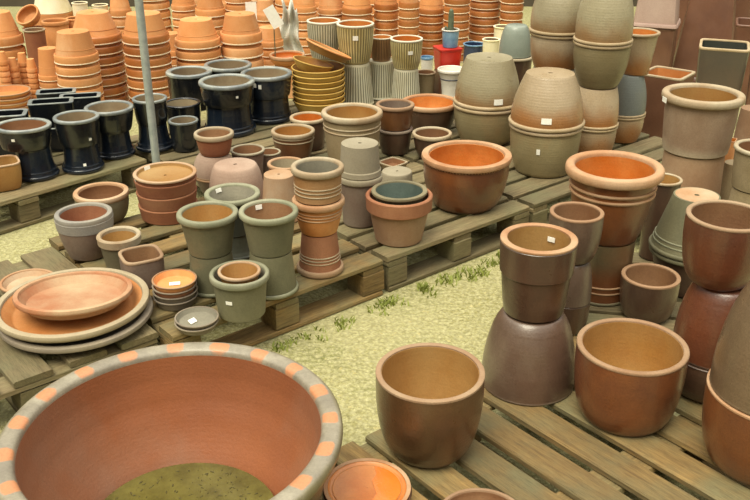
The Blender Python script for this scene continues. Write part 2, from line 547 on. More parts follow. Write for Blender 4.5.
    for (da, tt, where, sw, sh) in stickers:
        a0 = tocam + radians(da)
        zc = tt * zt if not inv else h - tt * zt
        vs, fs = [], []
        if where == 'out':
            rf = lambda z: R(min(1, max(0, (z if not inv else h - z) / zt))) + .0015
        elif where == 'in':
            rf = lambda z: R(min(1, max(0, (z if not inv else h - z) / zt))) - wall - .0025
        else:
            rf = lambda z: rr + .0012
        N = 6
        ref = rf(zc)
        for k in range(N + 1):
            a = a0 + (k / N - .5) * sw / ref
            for dz in (-sh / 2, sh / 2):
                for dr in (0, .0012 if where != 'in' else -.0012):
                    vs.append(L.p(a, rf(zc + dz) + dr, zc + dz))
        for k in range(N):
            b, c = 4 * k, 4 * k + 4
            fs += [(b + 1, c + 1, c + 3, b + 3), (b, b + 2, c + 2, c), (b + 2, b + 3, c + 3, c + 2), (b, c, c + 1, b + 1)]
        fs += [(0, 1, 3, 2), (4 * N, 4 * N + 2, 4 * N + 3, 4 * N + 1)]
        link_mesh('sticker_or_glint', vs, fs, ['sticker'], t)  # price labels, and the white highlights painted on the black pots
    if tilt:
        t.rotation_euler = tilt
    def rad(z):
        u = (h - z) if inv else z
        if u < 0 or u > h:
            return -1
        return (rr if u > h - hr else R(min(1, u / zt))) * max(asp, 1) * (1.12 if shape in ('square', 'soft') else 1)
    REG.append((t, x, y, z0, z0 + h, rad, label, COLN[0]))
    return t

PT = .150          # top of a pallet deck

def stack(cx, cy, yb, z0, wb, items, seg=48):
    newcol()
    """pots standing on one another; cx at photo row cy is the axis, yb the front foot, wb the foot's width"""
    cxb = cx + (375 - cx) * (yb - cy) / (NADIR - cy)
    _, yf = on_plane(cxb, yb, z0)
    rb = wb / 2 * depth(yf, z0) / FPX
    for _ in range(4):
        Y = yf + rb
        rb = wb / 2 * depth(Y, z0) / FPX
    X = (cxb - 375) / FPX * depth(Y, z0)
    # the axis passes cxb at the middle of the foot
    z, made = z0 + .001, []
    for it in items:
        it = dict(it)
        lab = it.pop('label')
        e, py, w = it.pop('top')
        wbi = it.pop('wb', wb)
        dx = it.pop('dx', 0) * depth(Y, z) / FPX
        dz = it.pop('dz', 0)
        zt, rt = ring(Y, py, w, e)
        rbot = wbi / 2 * depth(Y, z) / FPX
        z += dz
        h = zt - z
        inv = it.get('inv', False)
        rr, rbb = (rbot, rt) if inv else (rt, rbot)
        o = make_pot(it.pop('name', 'plant_pot'), lab, it.pop('cat', 'pot'), X + dx, Y, z, h, rbb, rr, seg=it.pop('seg', seg), **it)
        made.append(o)
        z = zt + .001
    return made

ORD = ['topmost', 'second', 'third', 'fourth', 'fifth', 'sixth', 'seventh', 'eighth', 'ninth', 'tenth', 'eleventh', 'twelfth', 'thirteenth', 'fourteenth', 'fifteenth']

def nest(cx, cy, yb, z0, w_rim, y_rim, pitch, y_top, w_top, what, where, group, mats=('terracotta',) * 3, seg=28, ridge=True, skip_bottom=0):
    newcol()
    """upturned pots pushed over one another, one object per pot"""
    cxb = cx + (375 - cx) * (yb - cy) / (NADIR - cy)
    _, yf = on_plane(cxb, yb, z0)
    Y = yf + w_rim / 2 * depth(yf, z0) / FPX
    X = (cxb - 375) / FPX * depth(Y, z0)
    zr, rr = ring(Y, y_rim, w_rim, 'f')
    zt, rt = ring(Y, y_top, w_top, 'b')
    d = depth(Y, zr)
    pm = pitch * d / FPX / cos(PITCH + atan((y_rim - 250) / FPX))
    n = max(1, round((zr - z0 - .001) / pm) + 1)
    pm = (zr - z0 - .001) / max(1, n - 1)
    h = zt - zr
    k = (rr - rt) / h * pm
    wall = max(.0015, .38 * k)
    p = .05
    proto = None
    for i in range(n):
        lab = f"{what}, {ORD[i]} {'in' if i == 0 else 'from the top in'} the stack {where}"
        z = zr - i * pm
        if proto is None:
            hr = .74 * pm / rr
            proto = make_pot('terracotta_pot', lab, 'pot', X, Y, z, h, rt, rr, 'straight', True, ('roll', hr, p, p + wall / rr), mats,
                             [(.62, .012, mats[1])] if ridge else (), seg=seg, group=group, minwall=.0012, lip='lime_lip' if ridge else None)
        else:
            c = copy_tree(proto)
            c.location = (X, Y, z)
            c['label'] = lab
            REG.append((c, X, Y, z, z + h, REG[-1][5], lab, COLN[0]))
    return X, Y

# ------------------------------------------------------------------ setting
def slab(name, x0, x1, y0, y1, z0, z1, mat):
    v = [(x, y, z) for x in (x0, x1) for y in (y0, y1) for z in (z0, z1)]
    f = [(0, 1, 3, 2), (4, 6, 7, 5), (0, 4, 5, 1), (2, 3, 7, 6), (0, 2, 6, 4), (1, 5, 7, 3)]
    o = link_mesh(name, v, f, [mat], None, None, 20)
    o['kind'] = 'structure'
    return o
slab('ground', -9, 9, -3, 12, -.2, 0, 'ground')
plain('wall_render', '4A4236', .9, 0, '585042', 3, .3)
slab('wall_back', -9, 9, 9.2, 9.4, 0, 2.6, 'wall_render')

def board(name, L, W, T, mat, parent, loc, rz, bev=.004):
    x, y, z = L / 2, W / 2, T / 2
    j = lambda: random.uniform(-.0015, .0015)
    vs = []
    for sx in (-1, 1):
        ex = j() * 3
        for (yy, zz) in ((-y + bev, -z), (y - bev, -z), (y, -z + bev), (y, z - bev), (y - bev, z), (-y + bev, z), (-y, z - bev), (-y, -z + bev)):
            vs.append((sx * x + ex, yy + j(), zz))
    fs = [(i, i + 8, (i + 1) % 8 + 8, (i + 1) % 8) for i in range(8)] + [tuple(range(8)), tuple(range(15, 7, -1))]
    o = link_mesh(name, vs, fs, [mat], parent, None, 30)
    o.location = loc
    o.rotation_euler = (0, 0, rz)
    return o

def pallet(label, ox, oy, deg, Lu, Lv, along, n, mat='wood_grey', gap=.026, group=None, skip=()):
    """deck boards run along u or v; stringers and blocks under them"""
    t = empty('wooden_pallet', (ox, oy, 0))
    t.rotation_euler = (0, 0, radians(deg))
    tag(t, label, 'pallet', group)
    PALS.append((ox, oy, deg, Lu, Lv))
    A, B = (Lu, Lv) if along == 'u' else (Lv, Lu)     # A: board length, B: across
    P = (lambda a, b, z: (a, b, z)) if along == 'u' else (lambda a, b, z: (b, a, z))
    rz, rq = (0, pi / 2) if along == 'u' else (pi / 2, 0)
    w = (B - gap * (n - 1)) / n
    for i in range(n):
        if i in skip:
            continue
        gw = w + random.uniform(-.009, .006)
        board('deck_board', A - random.uniform(0, .012), gw, .021, mat, t, P(A / 2, w / 2 + i * (w + gap), PT - .0117), rz)
    for a in (.05, A / 2, A - .05):
        board('stringer_board', B - .004, .095, .020, mat, t, P(a, B / 2, PT - .0335), rq)
        for b in (.05, B / 2, B - .05):
            board('block', .098, .096, .082, mat, t, P(a, b, .0645), rz)
    for b in (.05, B / 2, B - .05):
        board('bottom_board', A - .006, .098, .020, mat, t, P(A / 2, b, .0115), rz)
    return t

PALS = []
def inside(x, y, ox, oy, deg, Lu, Lv):
    c, q = cos(radians(deg)), sin(radians(deg))
    u, v = (x - ox) * c + (y - oy) * q, -(x - ox) * q + (y - oy) * c
    return -.02 < u < Lu + .02 and -.19 < v < Lv + .02

cr = lambda d: (cos(radians(d)), sin(radians(d)))
pallet('weathered pallet under the green-grey flared pots, its long edge facing the path', -.64, 2.46, 40, .88, 1.0, 'u', 7, 'wood_warm', gap=.05)
pallet('weathered pallet under the wide amber bowl, beside the mossy edge of the path', .05, 3.04, 40, .80, 1.0, 'u', 8, 'wood_grey')
pallet('weathered pallet under the tall columns of grey jars', .68, 3.568, 40, 1.22, 1.0, 'u', 8, 'wood_grey')
pallet('pallet under the tall ringed tan pot and the small brown rimmed pots', -.70, 3.745, 40, .92, .98, 'u', 8, 'wood_grey')
pallet('pallet under the vertically ribbed planters and yellow bowls', .02, 4.35, 40, .98, 1.0, 'u', 8, 'wood_grey')
pallet('pallet with wide gaps under the big stacked saucers', -1.307, 1.979, 40, .80, .85, 'v', 5, 'wood_grey', gap=.045)
pallet('pallet under the black glazed pots', -1.95, 3.225, 48, 1.26, 1.15, 'u', 9, 'wood_grey')
pallet('broad pallet in front, holding the plain cup-shaped pots and a dish of water', .405, 1.016, 39, 1.1, 1.0, 'v', 9, 'wood_warm', gap=.032)
pallet('pallet under the big ringed orange pot and the upturned ribbed grey pot', .47, 2.56, -10, .62, .62, 'u', 5, 'wood_grey')
pallet('pallet under the chimney-like pot with a crusted base', 1.444, 2.966, 40, 1.1, .75, 'u', 6, 'wood_grey')

# ------------------------------------------------------------------ pots near the camera
I = lambda label, e, y, w, **k: dict(label=label, top=(e, y, w), **k)
ROLL, FLAT, PLAIN, BAND = ('roll', .14, .07, .17), ('flat', .12, .10, .20), ('plain', .06, .004, .10), ('band', .34, .06, .17)

stack(431, 370, 468, PT, 62, [I('plain brown cup-shaped pot standing alone on boards beside the orange water dish', 'b', 342, 110, style='cup', mats=('amber_brown_glaze', 'pink_clay', 'amber_inside'), rim=('plain', .07, .004, .11))], 72)
stack(527, 407, 407, PT, 92, [
    I('big upturned purple-brown cup pot carrying the collared pot', 'b', 298, 54, style='dome', inv=True, mats=('purple_brown_glaze', 'purple_brown_glaze', 'brown_inside'), rim=PLAIN, base='grey_saucer'),
    I('brown pot with a broad collar and a white sticker inside, on an upturned pot', 'b', 222, 77, wb=54, style='tub', mats=('dark_brown_glaze', 'orange_rim', 'amber_inside'), rim=('plain', .09, .05, .19), collar=(.58, .05, 'dark_brown_glaze'), stickers=[(155, .86, 'in', .022, .014)])], 64)
stack(636, 345, 437, PT, 76, [I('wide rusty cup-shaped pot with orange inside, between two upturned pots', 'b', 317, 110, style='cup', mats=('rust_glaze', 'pink_clay', 'amber_inside'), rim=('plain', .08, .004, .11))], 72)
stack(641, 300, 320, PT, 38, [I('small dark brown cup pot behind the wide rusty one', 'b', 258, 57, style='cup', mats=('dark_brown_glaze', 'pink_clay', 'brown_inside'), rim=('plain', .10, .004, .15))], 48)
stack(706, 405, 405, PT, 60, [
    I('dark brown pot, lowest of the three under the speckled rusty pot', 'f', 374, 86, style='cup', mats=('dark_brown_glaze', 'dark_brown_glaze', 'brown_inside'), rim=PLAIN),
    I('upturned crimson-brown domed pot between two others', 'b', 269, 54, wb=86, style='dome', inv=True, mats=('crimson_glaze', 'purple_brown_glaze', 'brown_inside'), rim=PLAIN, dx=3),
    I('speckled rusty cup pot standing highest, on the crimson domed pot', 'b', 199, 82, wb=48, style='cup', mats=('crimson_glaze', 'pink_clay', 'brown_inside'), rim=('plain', .09, .004, .13), dx=-9)], 64)
stack(758, 490, 490, PT, 84, [
    I('huge rusty brown cup pot cut by the picture edge, under a grey-brown domed one', 'f', 428, 128, style='cup', mats=('rust_glaze', 'orange_rim', 'brown_inside'), rim=PLAIN),
    I('huge upturned grey-brown domed pot on the rusty cup pot', 'b', 266, 64, wb=124, style='dome', inv=True, mats=('grey_brown_glaze', 'grey_brown_glaze', 'brown_inside'), rim=PLAIN)], 72)

sau = dict(name='plant_saucer', cat='saucer', style='wide', hole=.0012)
stack(367, 484, 536, PT, 70, [
    I('dark brown saucer directly under the orange glazed dish', 'f', 520, 90, mats=('red_brown_glaze', 'red_brown_glaze', 'orange_inside'), rim=('flat', .1, .04, .08), **sau),
    I('bright orange glazed saucer with wet floor, nearest the big bowl', 'b', 458, 88, wb=70, mats=('terracotta_deep', 'orange_rim', 'orange_inside'), rim=('flat', .09, .04, .1), **sau)], 64)
stack(484, 512, 560, PT, 78, [I('pinkish brown dish mostly cut off by the bottom edge', 'b', 487, 92, mats=('dark_brown_glaze', 'pink_clay', 'brown_inside'), rim=('flat', .12, .04, .1), **sau)], 64)

def wet_patch():
    for q in REG:
        if q[6].startswith('bright orange glazed'):
            h = q[4] - q[3]
            z, rr = min(max(.012, .05 * h), .3 * h) + .0006, q[5](h * .3) * .86
            pts = [(rr * cos(a), rr * sin(a)) for a in [radians(-78 + 6 * i) for i in range(27)]]
            pts += [(rr * .21 + .006 * sin(i * 2.1), rr * (.9 - i * .3)) for i in range(1, 6)]
            n = len(pts)
            vs = [(x, y, z) for x, y in pts] + [(x, y, z + .0012) for x, y in pts]
            link_mesh('wet_patch', vs, [tuple(range(n - 1, -1, -1)), tuple(range(n, 2 * n))] + [(i, (i + 1) % n, n + (i + 1) % n, n + i) for i in range(n)], ['wet_glaze'], q[0], None, 20)
wet_patch()

# the big water bowl, on the ground
def big_bowl():
    newcol()
    FIXED.add(COLN[0])
    r, x, y, h = .373, -.442, 1.614, .42
    t = make_pot('water_bowl', 'huge wide glazed bowl with orange patches on its rim, standing on the path', 'bowl', x, y, .001, h, .15, r, 'wide', False,
                 ('roll', .105, .06, .13), ('bowl_outside', 'bowl_rim', 'bowl_glaze'), seg=120)
    L = Lathe(96, wob=0)
    w = L.loop('water', [(.001, .14), (.212, .14), (.2205, .150), (.001, .150)], ['water'], None)
    w.location = (x, y, .001)
    tag(w, 'murky rainwater lying in the huge bowl', 'water', kind='stuff')
    vs, fs = [], []
    for k in range(300):
        a, q = random.uniform(0, 6.28), math.sqrt(random.random()) * .20
        s, th = random.uniform(.001, .0042), random.uniform(0, 6.28)
        b = len(vs)
        for i, (u, v, zz) in enumerate(((-1.6, 0, 0), (0, -.6, 0), (1.6, 0, 0), (0, .6, 0), (0, 0, .5))):
            vs.append((q * cos(a) + s * (u * cos(th) - v * sin(th)), q * sin(a) + s * (u * sin(th) + v * cos(th)), .1508 + s * zz))
        fs += [(b, b + 1, b + 4), (b + 1, b + 2, b + 4), (b + 2, b + 3, b + 4), (b + 3, b, b + 4), (b, b + 3, b + 2, b + 1)]
    o = link_mesh('leaf_litter', vs, fs, ['litter'])
    o.location = (x, y, .001)
    tag(o, 'dark bits of leaf floating on the water in the huge bowl', 'debris', kind='stuff')
big_bowl()

# ------------------------------------------------------------------ behind them, beside the path
stack(573, 260, 336, PT, 34, [
    I('dark brown pot, lowest of the thin column behind the collared pot', 'f', 309, 44, style='cup', mats=('dark_brown_glaze', 'dark_brown_glaze', 'brown_inside'), rim=PLAIN),
    I('upturned shiny grey-topped brown pot in the middle of a thin column', 'b', 252, 32, wb=44, style='dome', inv=True, mats=('purple_brown_glaze', 'dark_brown_glaze', 'brown_inside'), rim=PLAIN),
    I('purple-brown cup pot on top of the thin column behind the collared pot', 'b', 201, 54, wb=32, style='cup', mats=('purple_brown_glaze', 'pink_clay', 'brown_inside'), rim=('plain', .11, .004, .16))], 48)
stack(620, 200, 312, PT, 56, [
    I('upturned greenish brown ridged pot under the big ringed orange pot', 'f', 252, 57, style='straight', inv=True, mats=('ridged_glaze', 'olive_grey', 'brown_inside'), rim=('roll', .1, .05, .12), ridges=[(.72, .03, 'orange_rim'), (.82, .03, 'orange_rim')]),
    I('big orange pot with heavy rolled rim and two raised rings, on an upturned pot', 'b', 152, 98, wb=57, style='wide', mats=('rust_glaze', 'orange_rim', 'orange_inside'), rim=('roll', .22, .12, .2), ridges=[(.70, .03, 'orange_rim'), (.79, .03, 'orange_rim')])], 64)
stack(662, 200, 262, PT, 28, [I('narrow dark pot with yellow inside, squeezed behind the big ringed orange pot', 'b', 172, 36, style='straight', mats=('dark_brown_glaze', 'buff_rim', 'amber_inside'), rim=ROLL)], 40)
stack(690, 250, 299, PT, 50, [
    I('dark upright pot under the upturned ribbed grey-green one', 'f', 264, 76, style='straight', mats=('dark_brown_glaze', 'green_grey', 'brown_inside'), rim=ROLL),
    I('upturned grey-green tapered pot with fine rings and a pinkish base', 'b', 187, 45, wb=78, style='straight', inv=True, mats=('green_grey', 'green_grey', 'brown_inside'), rim=('roll', .12, .04, .14), ridges=[(.78, .02, 'green_rim'), (.86, .02, 'green_rim')], base='terracotta_pale')], 56)
stack(700, 130, 228, PT, 66, [
    I('upturned pink pot under the straight chimney-like pot', 'f', 160, 58, style='straight', inv=True, mats=('pink_clay', 'pink_clay', 'brown_inside'), rim=ROLL),
    I('straight chimney-like pot with pale rolled rim, price tag and crusted base', 'b', 82, 80, wb=59, style='tub', mats=('chimney_clay', 'buff_rim', 'amber_inside'), rim=('roll', .2, .11, .2), stickers=[(-62, .955, 'rim', .035, .02)])], 64)
stack(763, 160, 250, PT, 44, [
    I('upturned yellow-green pot at the picture edge, under a tan one', 'f', 196, 44, wb=56, style='straight', inv=True, mats=('tan_ringed', 'tan_ringed', 'brown_inside'), rim=ROLL),
    I('tan straight pot cut off by the picture edge beside the chimney-like pot', 'b', 138, 56, wb=44, style='tub', mats=('tan_ringed', 'buff_rim', 'brown_inside'), rim=ROLL)], 48)
stack(735, 170, 214, PT, 26, [I('small upturned olive pot with a ringed rim between chimney-like pot and tan pot', 'f', 166, 20, style='straight', inv=True, mats=('tan_ringed', 'tan_ringed', 'brown_inside'), rim=('roll', .3, .12, .2), wb=30)], 40)
stack(752, 130, 190, PT, 34, [I('upturned pink pot behind the tan pot at the picture edge', 'f', 112, 26, wb=38, style='straight', inv=True, mats=('pink_clay', 'pink_clay', 'brown_inside'), rim=ROLL)], 40)

# ------------------------------------------------------------------ jars
J = dict(style='jar', rim=('roll', .11, .055, .15))
stack(547, 125, 179, PT, 54, [
    I('olive jar standing upright under the nearest pale upturned jar', 'f', 134, 74, mats=('jar_olive', 'jar_rim', 'brown_inside'), stickers=[(-9, .62, 'out', .016, .026)], **dict(J, style='round_jar')),
    I('pale upturned jar with a white price sticker, nearest the path', 'b', 67, 48, wb=76, inv=True, mats=('jar_warm', 'jar_rim', 'brown_inside'), stickers=[(0, .80, 'out', .045, .026)], **J)], 64)
stack(488, 105, 147, PT, 48, [
    I('grey-olive jar standing upright beside the wide amber bowl', 'f', 112, 68, mats=('jar_olive', 'jar_rim', 'brown_inside'), **dict(J, style='round_jar')),
    I('grey upturned jar with a sticker low on its side, beside the nearest pale jar', 'b', 52, 46, wb=68, inv=True, mats=('jar_grey', 'jar_rim', 'brown_inside'), stickers=[(20, .84, 'out', .045, .028)], **J)], 64)
JR = dict(J, style='round_jar')
stack(552, 100, 145, PT, 44, [
    I('jar at the foot of the column hidden behind the nearest pale jar', 'f', 116, 62, mats=('jar_olive', 'jar_rim', 'brown_inside'), **JR),
    I('second jar from the foot of the column behind the nearest pale jar', 'b', 62, 40, wb=62, inv=True, mats=('jar_grey', 'jar_rim', 'brown_inside'), **JR),
    I('brown-banded upright jar rising straight behind the nearest pale jar', 'f', 37, 56, wb=42, mats=('jar_warm', 'jar_rim', 'brown_inside'), **JR),
    I('smooth grey upturned jar topping the column behind the nearest pale jar', 'b', -22, 36, wb=58, inv=True, mats=('jar_grey', 'jar_rim', 'brown_inside'), **JR)], 56)
stack(596, 110, 160, PT, 36, [
    I('warm brown jar at the foot of the tallest column', 'f', 131, 48, mats=('jar_warm', 'jar_rim', 'brown_inside'), **JR),
    I('upturned warm grey jar second from the ground in the tallest column', 'b', 81, 38, wb=48, inv=True, mats=('jar_warm', 'jar_rim', 'brown_inside'), **JR),
    I('big olive upright jar third from the ground in the tallest column', 'f', 47, 58, wb=36, mats=('jar_olive', 'jar_rim', 'brown_inside'), **JR),
    I('big grey-green upturned jar topping the tallest column', 'b', -18, 40, wb=59, inv=True, mats=('jar_grey', 'jar_rim', 'brown_inside'), **JR)], 56)
stack(625, 110, 144, PT, 30, [
    I('brown jar at the foot of the bluish jar, behind the tallest column', 'f', 119, 42, mats=('jar_warm', 'jar_rim', 'brown_inside'), **JR),
    I('bluish upturned jar half hidden behind the tallest column', 'b', 70, 28, wb=42, inv=True, mats=('jar_blue', 'jar_rim', 'brown_inside'), **JR),
    I('brown tapered pot with orange inside, on the bluish upturned jar', 'b', 27, 40, wb=26, style='straight', mats=('jar_warm', 'buff_rim', 'orange_inside'), rim=ROLL, dx=6)], 48)

# ------------------------------------------------------------------ the amber bowl and its neighbours
stack(467, 160, 215, PT, 56, [I('wide amber glazed bowl with a beaded line under its rim', 'b', 139, 91, name='glazed_bowl', cat='bowl', style='bowl', mats=('rust_glaze', 'orange_rim', 'orange_inside'), rim=('flat', .14, .06, .17), beads=(90, .93, .005))], 72)
stack(398, 200, 247, PT, 46, [
    I('tapered reddish pot with a deep collar, at the pallet edge, holding a second pot', 'b', 181, 67, style='straight', mats=('pink_clay', 'brick_clay', 'brown_inside'), rim=('band', .46, .06, .13))], 56)
def inner_pot(label, like, w_frac, lift, mats, rim, hf=.75):
    """a smaller pot hung in the mouth of another by its rim"""
    t, x, y, z0, z1, rad = REG[like][:6]
    H = z1 - z0
    rr = rad(H) * w_frac
    h = H * hf
    return make_pot('plant_pot', label, 'pot', x, y, z1 + lift - h, h, rr * .55, rr, 'straight', False, rim, mats, seg=56)
inner_pot('pot with a teal glazed inside, set into the mouth of the collared reddish pot', -1, .84, .018, ('olive_grey', 'olive_grey', 'teal_inside'), ('flat', .12, .10, .17), .8)
stack(430, 110, 136, PT, 38, [I('dark brown pot with wide bright orange mouth, behind the wide amber bowl', 'b', 93, 58, style='wide', mats=('dark_brown_glaze', 'orange_rim', 'orange_inside'), rim=('roll', .17, .06, .17))], 48)
stack(432, 140, 161, PT, 26, [I('small brown pot with buff rim in front of the bright orange mouth', 'b', 126, 40, style='wide', mats=('dark_brown_glaze', 'buff_rim', 'brown_inside'), rim=('roll', .2, .07, .17))], 40)
stack(395, 125, 156, PT, 26, [
    I('dark brown pot under a similar one, next to the tall ringed tan pot', 'b', 122, 36, style='wide', mats=('dark_brown_glaze', 'purple_grey', 'brown_inside'), rim=('roll', .16, .06, .2)),
    I('brown pot with purple inside, stacked on a darker one', 'b', 98, 39, wb=31, style='wide', mats=('red_brown_glaze', 'pink_clay', 'purple_grey'), rim=('roll', .2, .07, .2))], 44)
stack(352, 120, 174, PT, 44, [I('tall tan pot with rings under a broad rim and an orange inside', 'b', 102, 62, style='wide', mats=('tan_ringed', 'buff_rim', 'amber_inside'), rim=('roll', .2, .07, .18), ridges=[(.74, .025, 'buff_rim'), (.82, .025, 'buff_rim')])], 56)
stack(361, 160, 230, PT, 34, [
    I('dark grey-brown pot under the upturned pale grey one', 'b', 167, 45, style='straight', mats=('purple_grey', 'grey_clay', 'brown_inside'), rim=('roll', .3, .08, .17)),
    I('pale grey upturned pot with a drain hole', 'b', 138, 37, wb=43, style='straight', inv=True, mats=('grey_clay', 'grey_clay', 'brown_inside'), rim=('band', .3, .05, .15))], 48)
stack(397, 175, 193, PT, 32, [I('pale whitish upturned pot low behind the collared reddish pot', 'b', 166, 29, wb=32, style='tub', inv=True, mats=('grey_clay', 'grey_clay', 'brown_inside'), rim=PLAIN)], 40)
stack(393, 160, 173, PT, 24, [I('eye-shaped planter with pointed ends and buff rim', 'b', 156.5, 30, name='lens_planter', cat='planter', shape='lens', style='straight', asp=1.0, mats=('tan_ringed', 'buff_rim', 'brown_inside'), rim=('plain', .12, .01, .12))], 48)
stack(318, 200, 280, PT, 47, [
    I('upturned pinkish ridged pot at the foot of the ringed column', 'f', 238, 35, style='straight', inv=True, mats=('brick_clay', 'pink_clay', 'brown_inside'), rim=('roll', .26, .1, .2), ridges=[(.56, .025, 'buff_rim'), (.64, .025, 'buff_rim'), (.72, .025, 'buff_rim')]),
    I('orange-brown ridged pot in the middle of the ringed column', 'b', 188, 53, wb=35, style='wide', mats=('terracotta_deep', 'orange_rim', 'brown_inside'), rim=('roll', .26, .1, .21), ridges=[(.56, .025, 'orange_rim'), (.66, .025, 'orange_rim'), (.76, .025, 'orange_rim')]),
    I('tan ridged pot with grey inside topping the ringed column', 'b', 156, 54, wb=46, style='straight', mats=('tan_ridged_clay', 'buff_rim', 'grey_inside'), rim=('roll', .26, .1, .21), ridges=[(.25, .025, 'buff_rim'), (.38, .025, 'buff_rim'), (.5, .025, 'buff_rim')])], 56)
stack(279, 190, 226, PT, 40, [I('upturned tan pot wedged behind the ringed column', 'b', 169, 30, style='straight', inv=True, mats=('terracotta_pale', 'terracotta_pale', 'brown_inside'), rim=BAND)], 44)
stack(286, 165, 200, PT, 28, [I('pot with a wide pale rim showing behind the ringed column', 'b', 156, 38, style='straight', mats=('terracotta', 'terracotta_pale', 'pale_inside'), rim=('roll', .2, .08, .2))], 40)
stack(293, 135, 166, PT, 28, [I('squat dark brown pot with a triple buff rim', 'b', 123, 44, style='wide', mats=('red_brown_glaze', 'buff_rim', 'amber_inside'), rim=('roll', .2, .05, .18), ridges=[(.78, .03, 'buff_rim'), (.9, .03, 'buff_rim')])], 44)
stack(308, 120, 152, PT, 30, [I('dark brown pot with one buff rim, behind the triple-rimmed one', 'b', 111, 37, style='wide', mats=('dark_brown_glaze', 'buff_rim', 'orange_inside'), rim=('roll', .2, .07, .2))], 40)
stack(248, 160, 188, PT, 26, [I('purplish straight pot with pale rim behind the upturned pink dome', 'b', 143, 35, style='straight', mats=('purple_grey', 'grey_clay', 'brown_inside'), rim=ROLL)], 40)
stack(268, 160, 180, PT, 18, [I('narrow dark pot half hidden behind the purplish straight pot', 'b', 148, 24, style='straight', mats=('purple_grey', 'grey_clay', 'brown_inside'), rim=ROLL)], 32)
stack(236, 190, 216, PT, 56, [I('upturned pale pink dome-shaped pot with a drain hole', 'b', 157, 40, style='dome', inv=True, mats=('pale_pink_clay', 'pink_clay', 'brown_inside'), rim=PLAIN)], 48)
stack(214, 150, 196, PT, 28, [
    I('dark pot at the foot of the column beside the pink dome', 'f', 181, 42, style='straight', mats=('purple_grey', 'terracotta_pale', 'brown_inside'), rim=('plain', .14, .02, .2)),
    I('upturned tan pot in the middle of the column beside the pink dome', 'f', 158, 27, wb=42, style='dome', inv=True, mats=('pale_pink_clay', 'terracotta_pale', 'brown_inside'), rim=PLAIN),
    I('reddish pot with buff rim topping the column beside the pink dome', 'b', 126, 40, wb=25, style='tub', mats=('brick_clay', 'buff_rim', 'brown_inside'), rim=('roll', .26, .09, .19), dx=2)], 44)
brick = dict(style='straight', mats=('brick_clay', 'brick_clay', 'amber_inside'), rim=('plain', .06, .002, .09))
stack(164, 175, 226, PT, 53, [
    I('low brick-coloured pot at the bottom of the stack of four alike', 'f', 213, 58, **brick),
    I('low brick-coloured pot, third from the top in the stack of four alike', 'f', 200.5, 60, wb=55, **brick),
    I('low brick-coloured pot, second from the top in the stack of four alike', 'f', 188, 62, wb=57, **brick),
    I('low brick-coloured pot with price stickers, topmost in the stack of four alike', 'b', 161, 63, wb=59, style='straight', mats=('brick_clay', 'terracotta_pale', 'amber_inside'), rim=('roll', .14, .03, .12), stickers=[(-75, .5, 'out', .018, .014), (-140, .8, 'in', .03, .014)])], 56)
stack(232, 200, 262, PT, 46, [
    I('upturned dark green pot under a similar upright one', 'f', 238, 34, style='flare', inv=True, mats=('dark_green', 'dark_green', 'brown_inside'), rim=ROLL),
    I('dark green pot with pale green rim and a sticker inside, behind two flared pots', 'b', 182, 56, wb=36, style='flare', mats=('dark_green', 'green_rim', 'grey_inside'), rim=('roll', .2, .12, .2), stickers=[(-140, .97, 'in', .026, .014)])], 52)
gg = dict(style='straight', mats=('green_grey', 'green_rim', 'amber_inside'), rim=('roll', .22, .09, .19))
stack(202, 230, 303, PT, 49, [
    I('upturned grey-green flared pot under the one nearest the square pot', 'f', 264, 42, inv=True, **dict(gg, rim=('roll', .16, .07, .2))),
    I('grey-green flared pot with tan inside, standing on its twin near the square pot', 'b', 203, 62, wb=42, **gg)], 60)
stack(268, 230, 301, PT, 52, [
    I('upturned grey-green flared pot under the one with a sticker inside', 'f', 259, 42, inv=True, **dict(gg, rim=('roll', .16, .07, .2))),
    I('grey-green flared pot with a sticker inside its rim, beside the ringed column', 'b', 198, 60, wb=42, **dict(gg, mats=('green_grey', 'green_rim', 'brown_inside'), stickers=[(-155, .93, 'in', .024, .016)]))], 60)
stack(239, 280, 324, PT, 46, [I('short grey-green pot holding a small tan pot, at the front of its pallet', 'b', 259, 60, style='straight', mats=('green_grey', 'green_rim', 'grey_inside'), rim=('roll', .24, .09, .16), stickers=[(-28, .55, 'out', .022, .012)])], 56)
inner_pot('small tan pot set into the mouth of the short grey-green pot', -1, .72, .008, ('amber_inside', 'terracotta_pale', 'amber_inside'), ('roll', .16, .04, .16), .7)
stack(140, 265, 289, PT, 38, [I('purple-brown square pot with rounded corners and pale rim', 'b', 243.5, 41, name='square_pot', shape='soft', style='tub', rot=radians(28), mats=('purple_grey', 'pink_clay', 'brown_inside'), rim=('plain', .16, .02, .17))], 56)
stack(118, 240, 274, PT, 31, [I('small grey-green pot with broad pale rim, between square pot and larger tan pot', 'b', 226, 44, style='straight', mats=('olive_grey', 'buff_rim', 'amber_inside'), rim=('band', .42, .08, .22))], 48)
stack(84, 220, 263, PT, 36, [I('reddish grey pot with a broad tilted-looking lip at the pallet corner', 'b', 202, 57, style='wide', mats=('purple_grey', 'blue_grey_rim', 'brick_clay'), rim=('flat', .22, .02, .2), collar=(.72, .02, 'blue_grey_rim'))], 56)
stack(101, 200, 226, PT, 38, [I('grey-brown rounded pot with broad pale lip behind the one at the corner', 'b', 181, 55, style='bowl', mats=('olive_grey', 'terracotta_pale', 'brown_inside'), rim=('flat', .2, .05, .2))], 52)

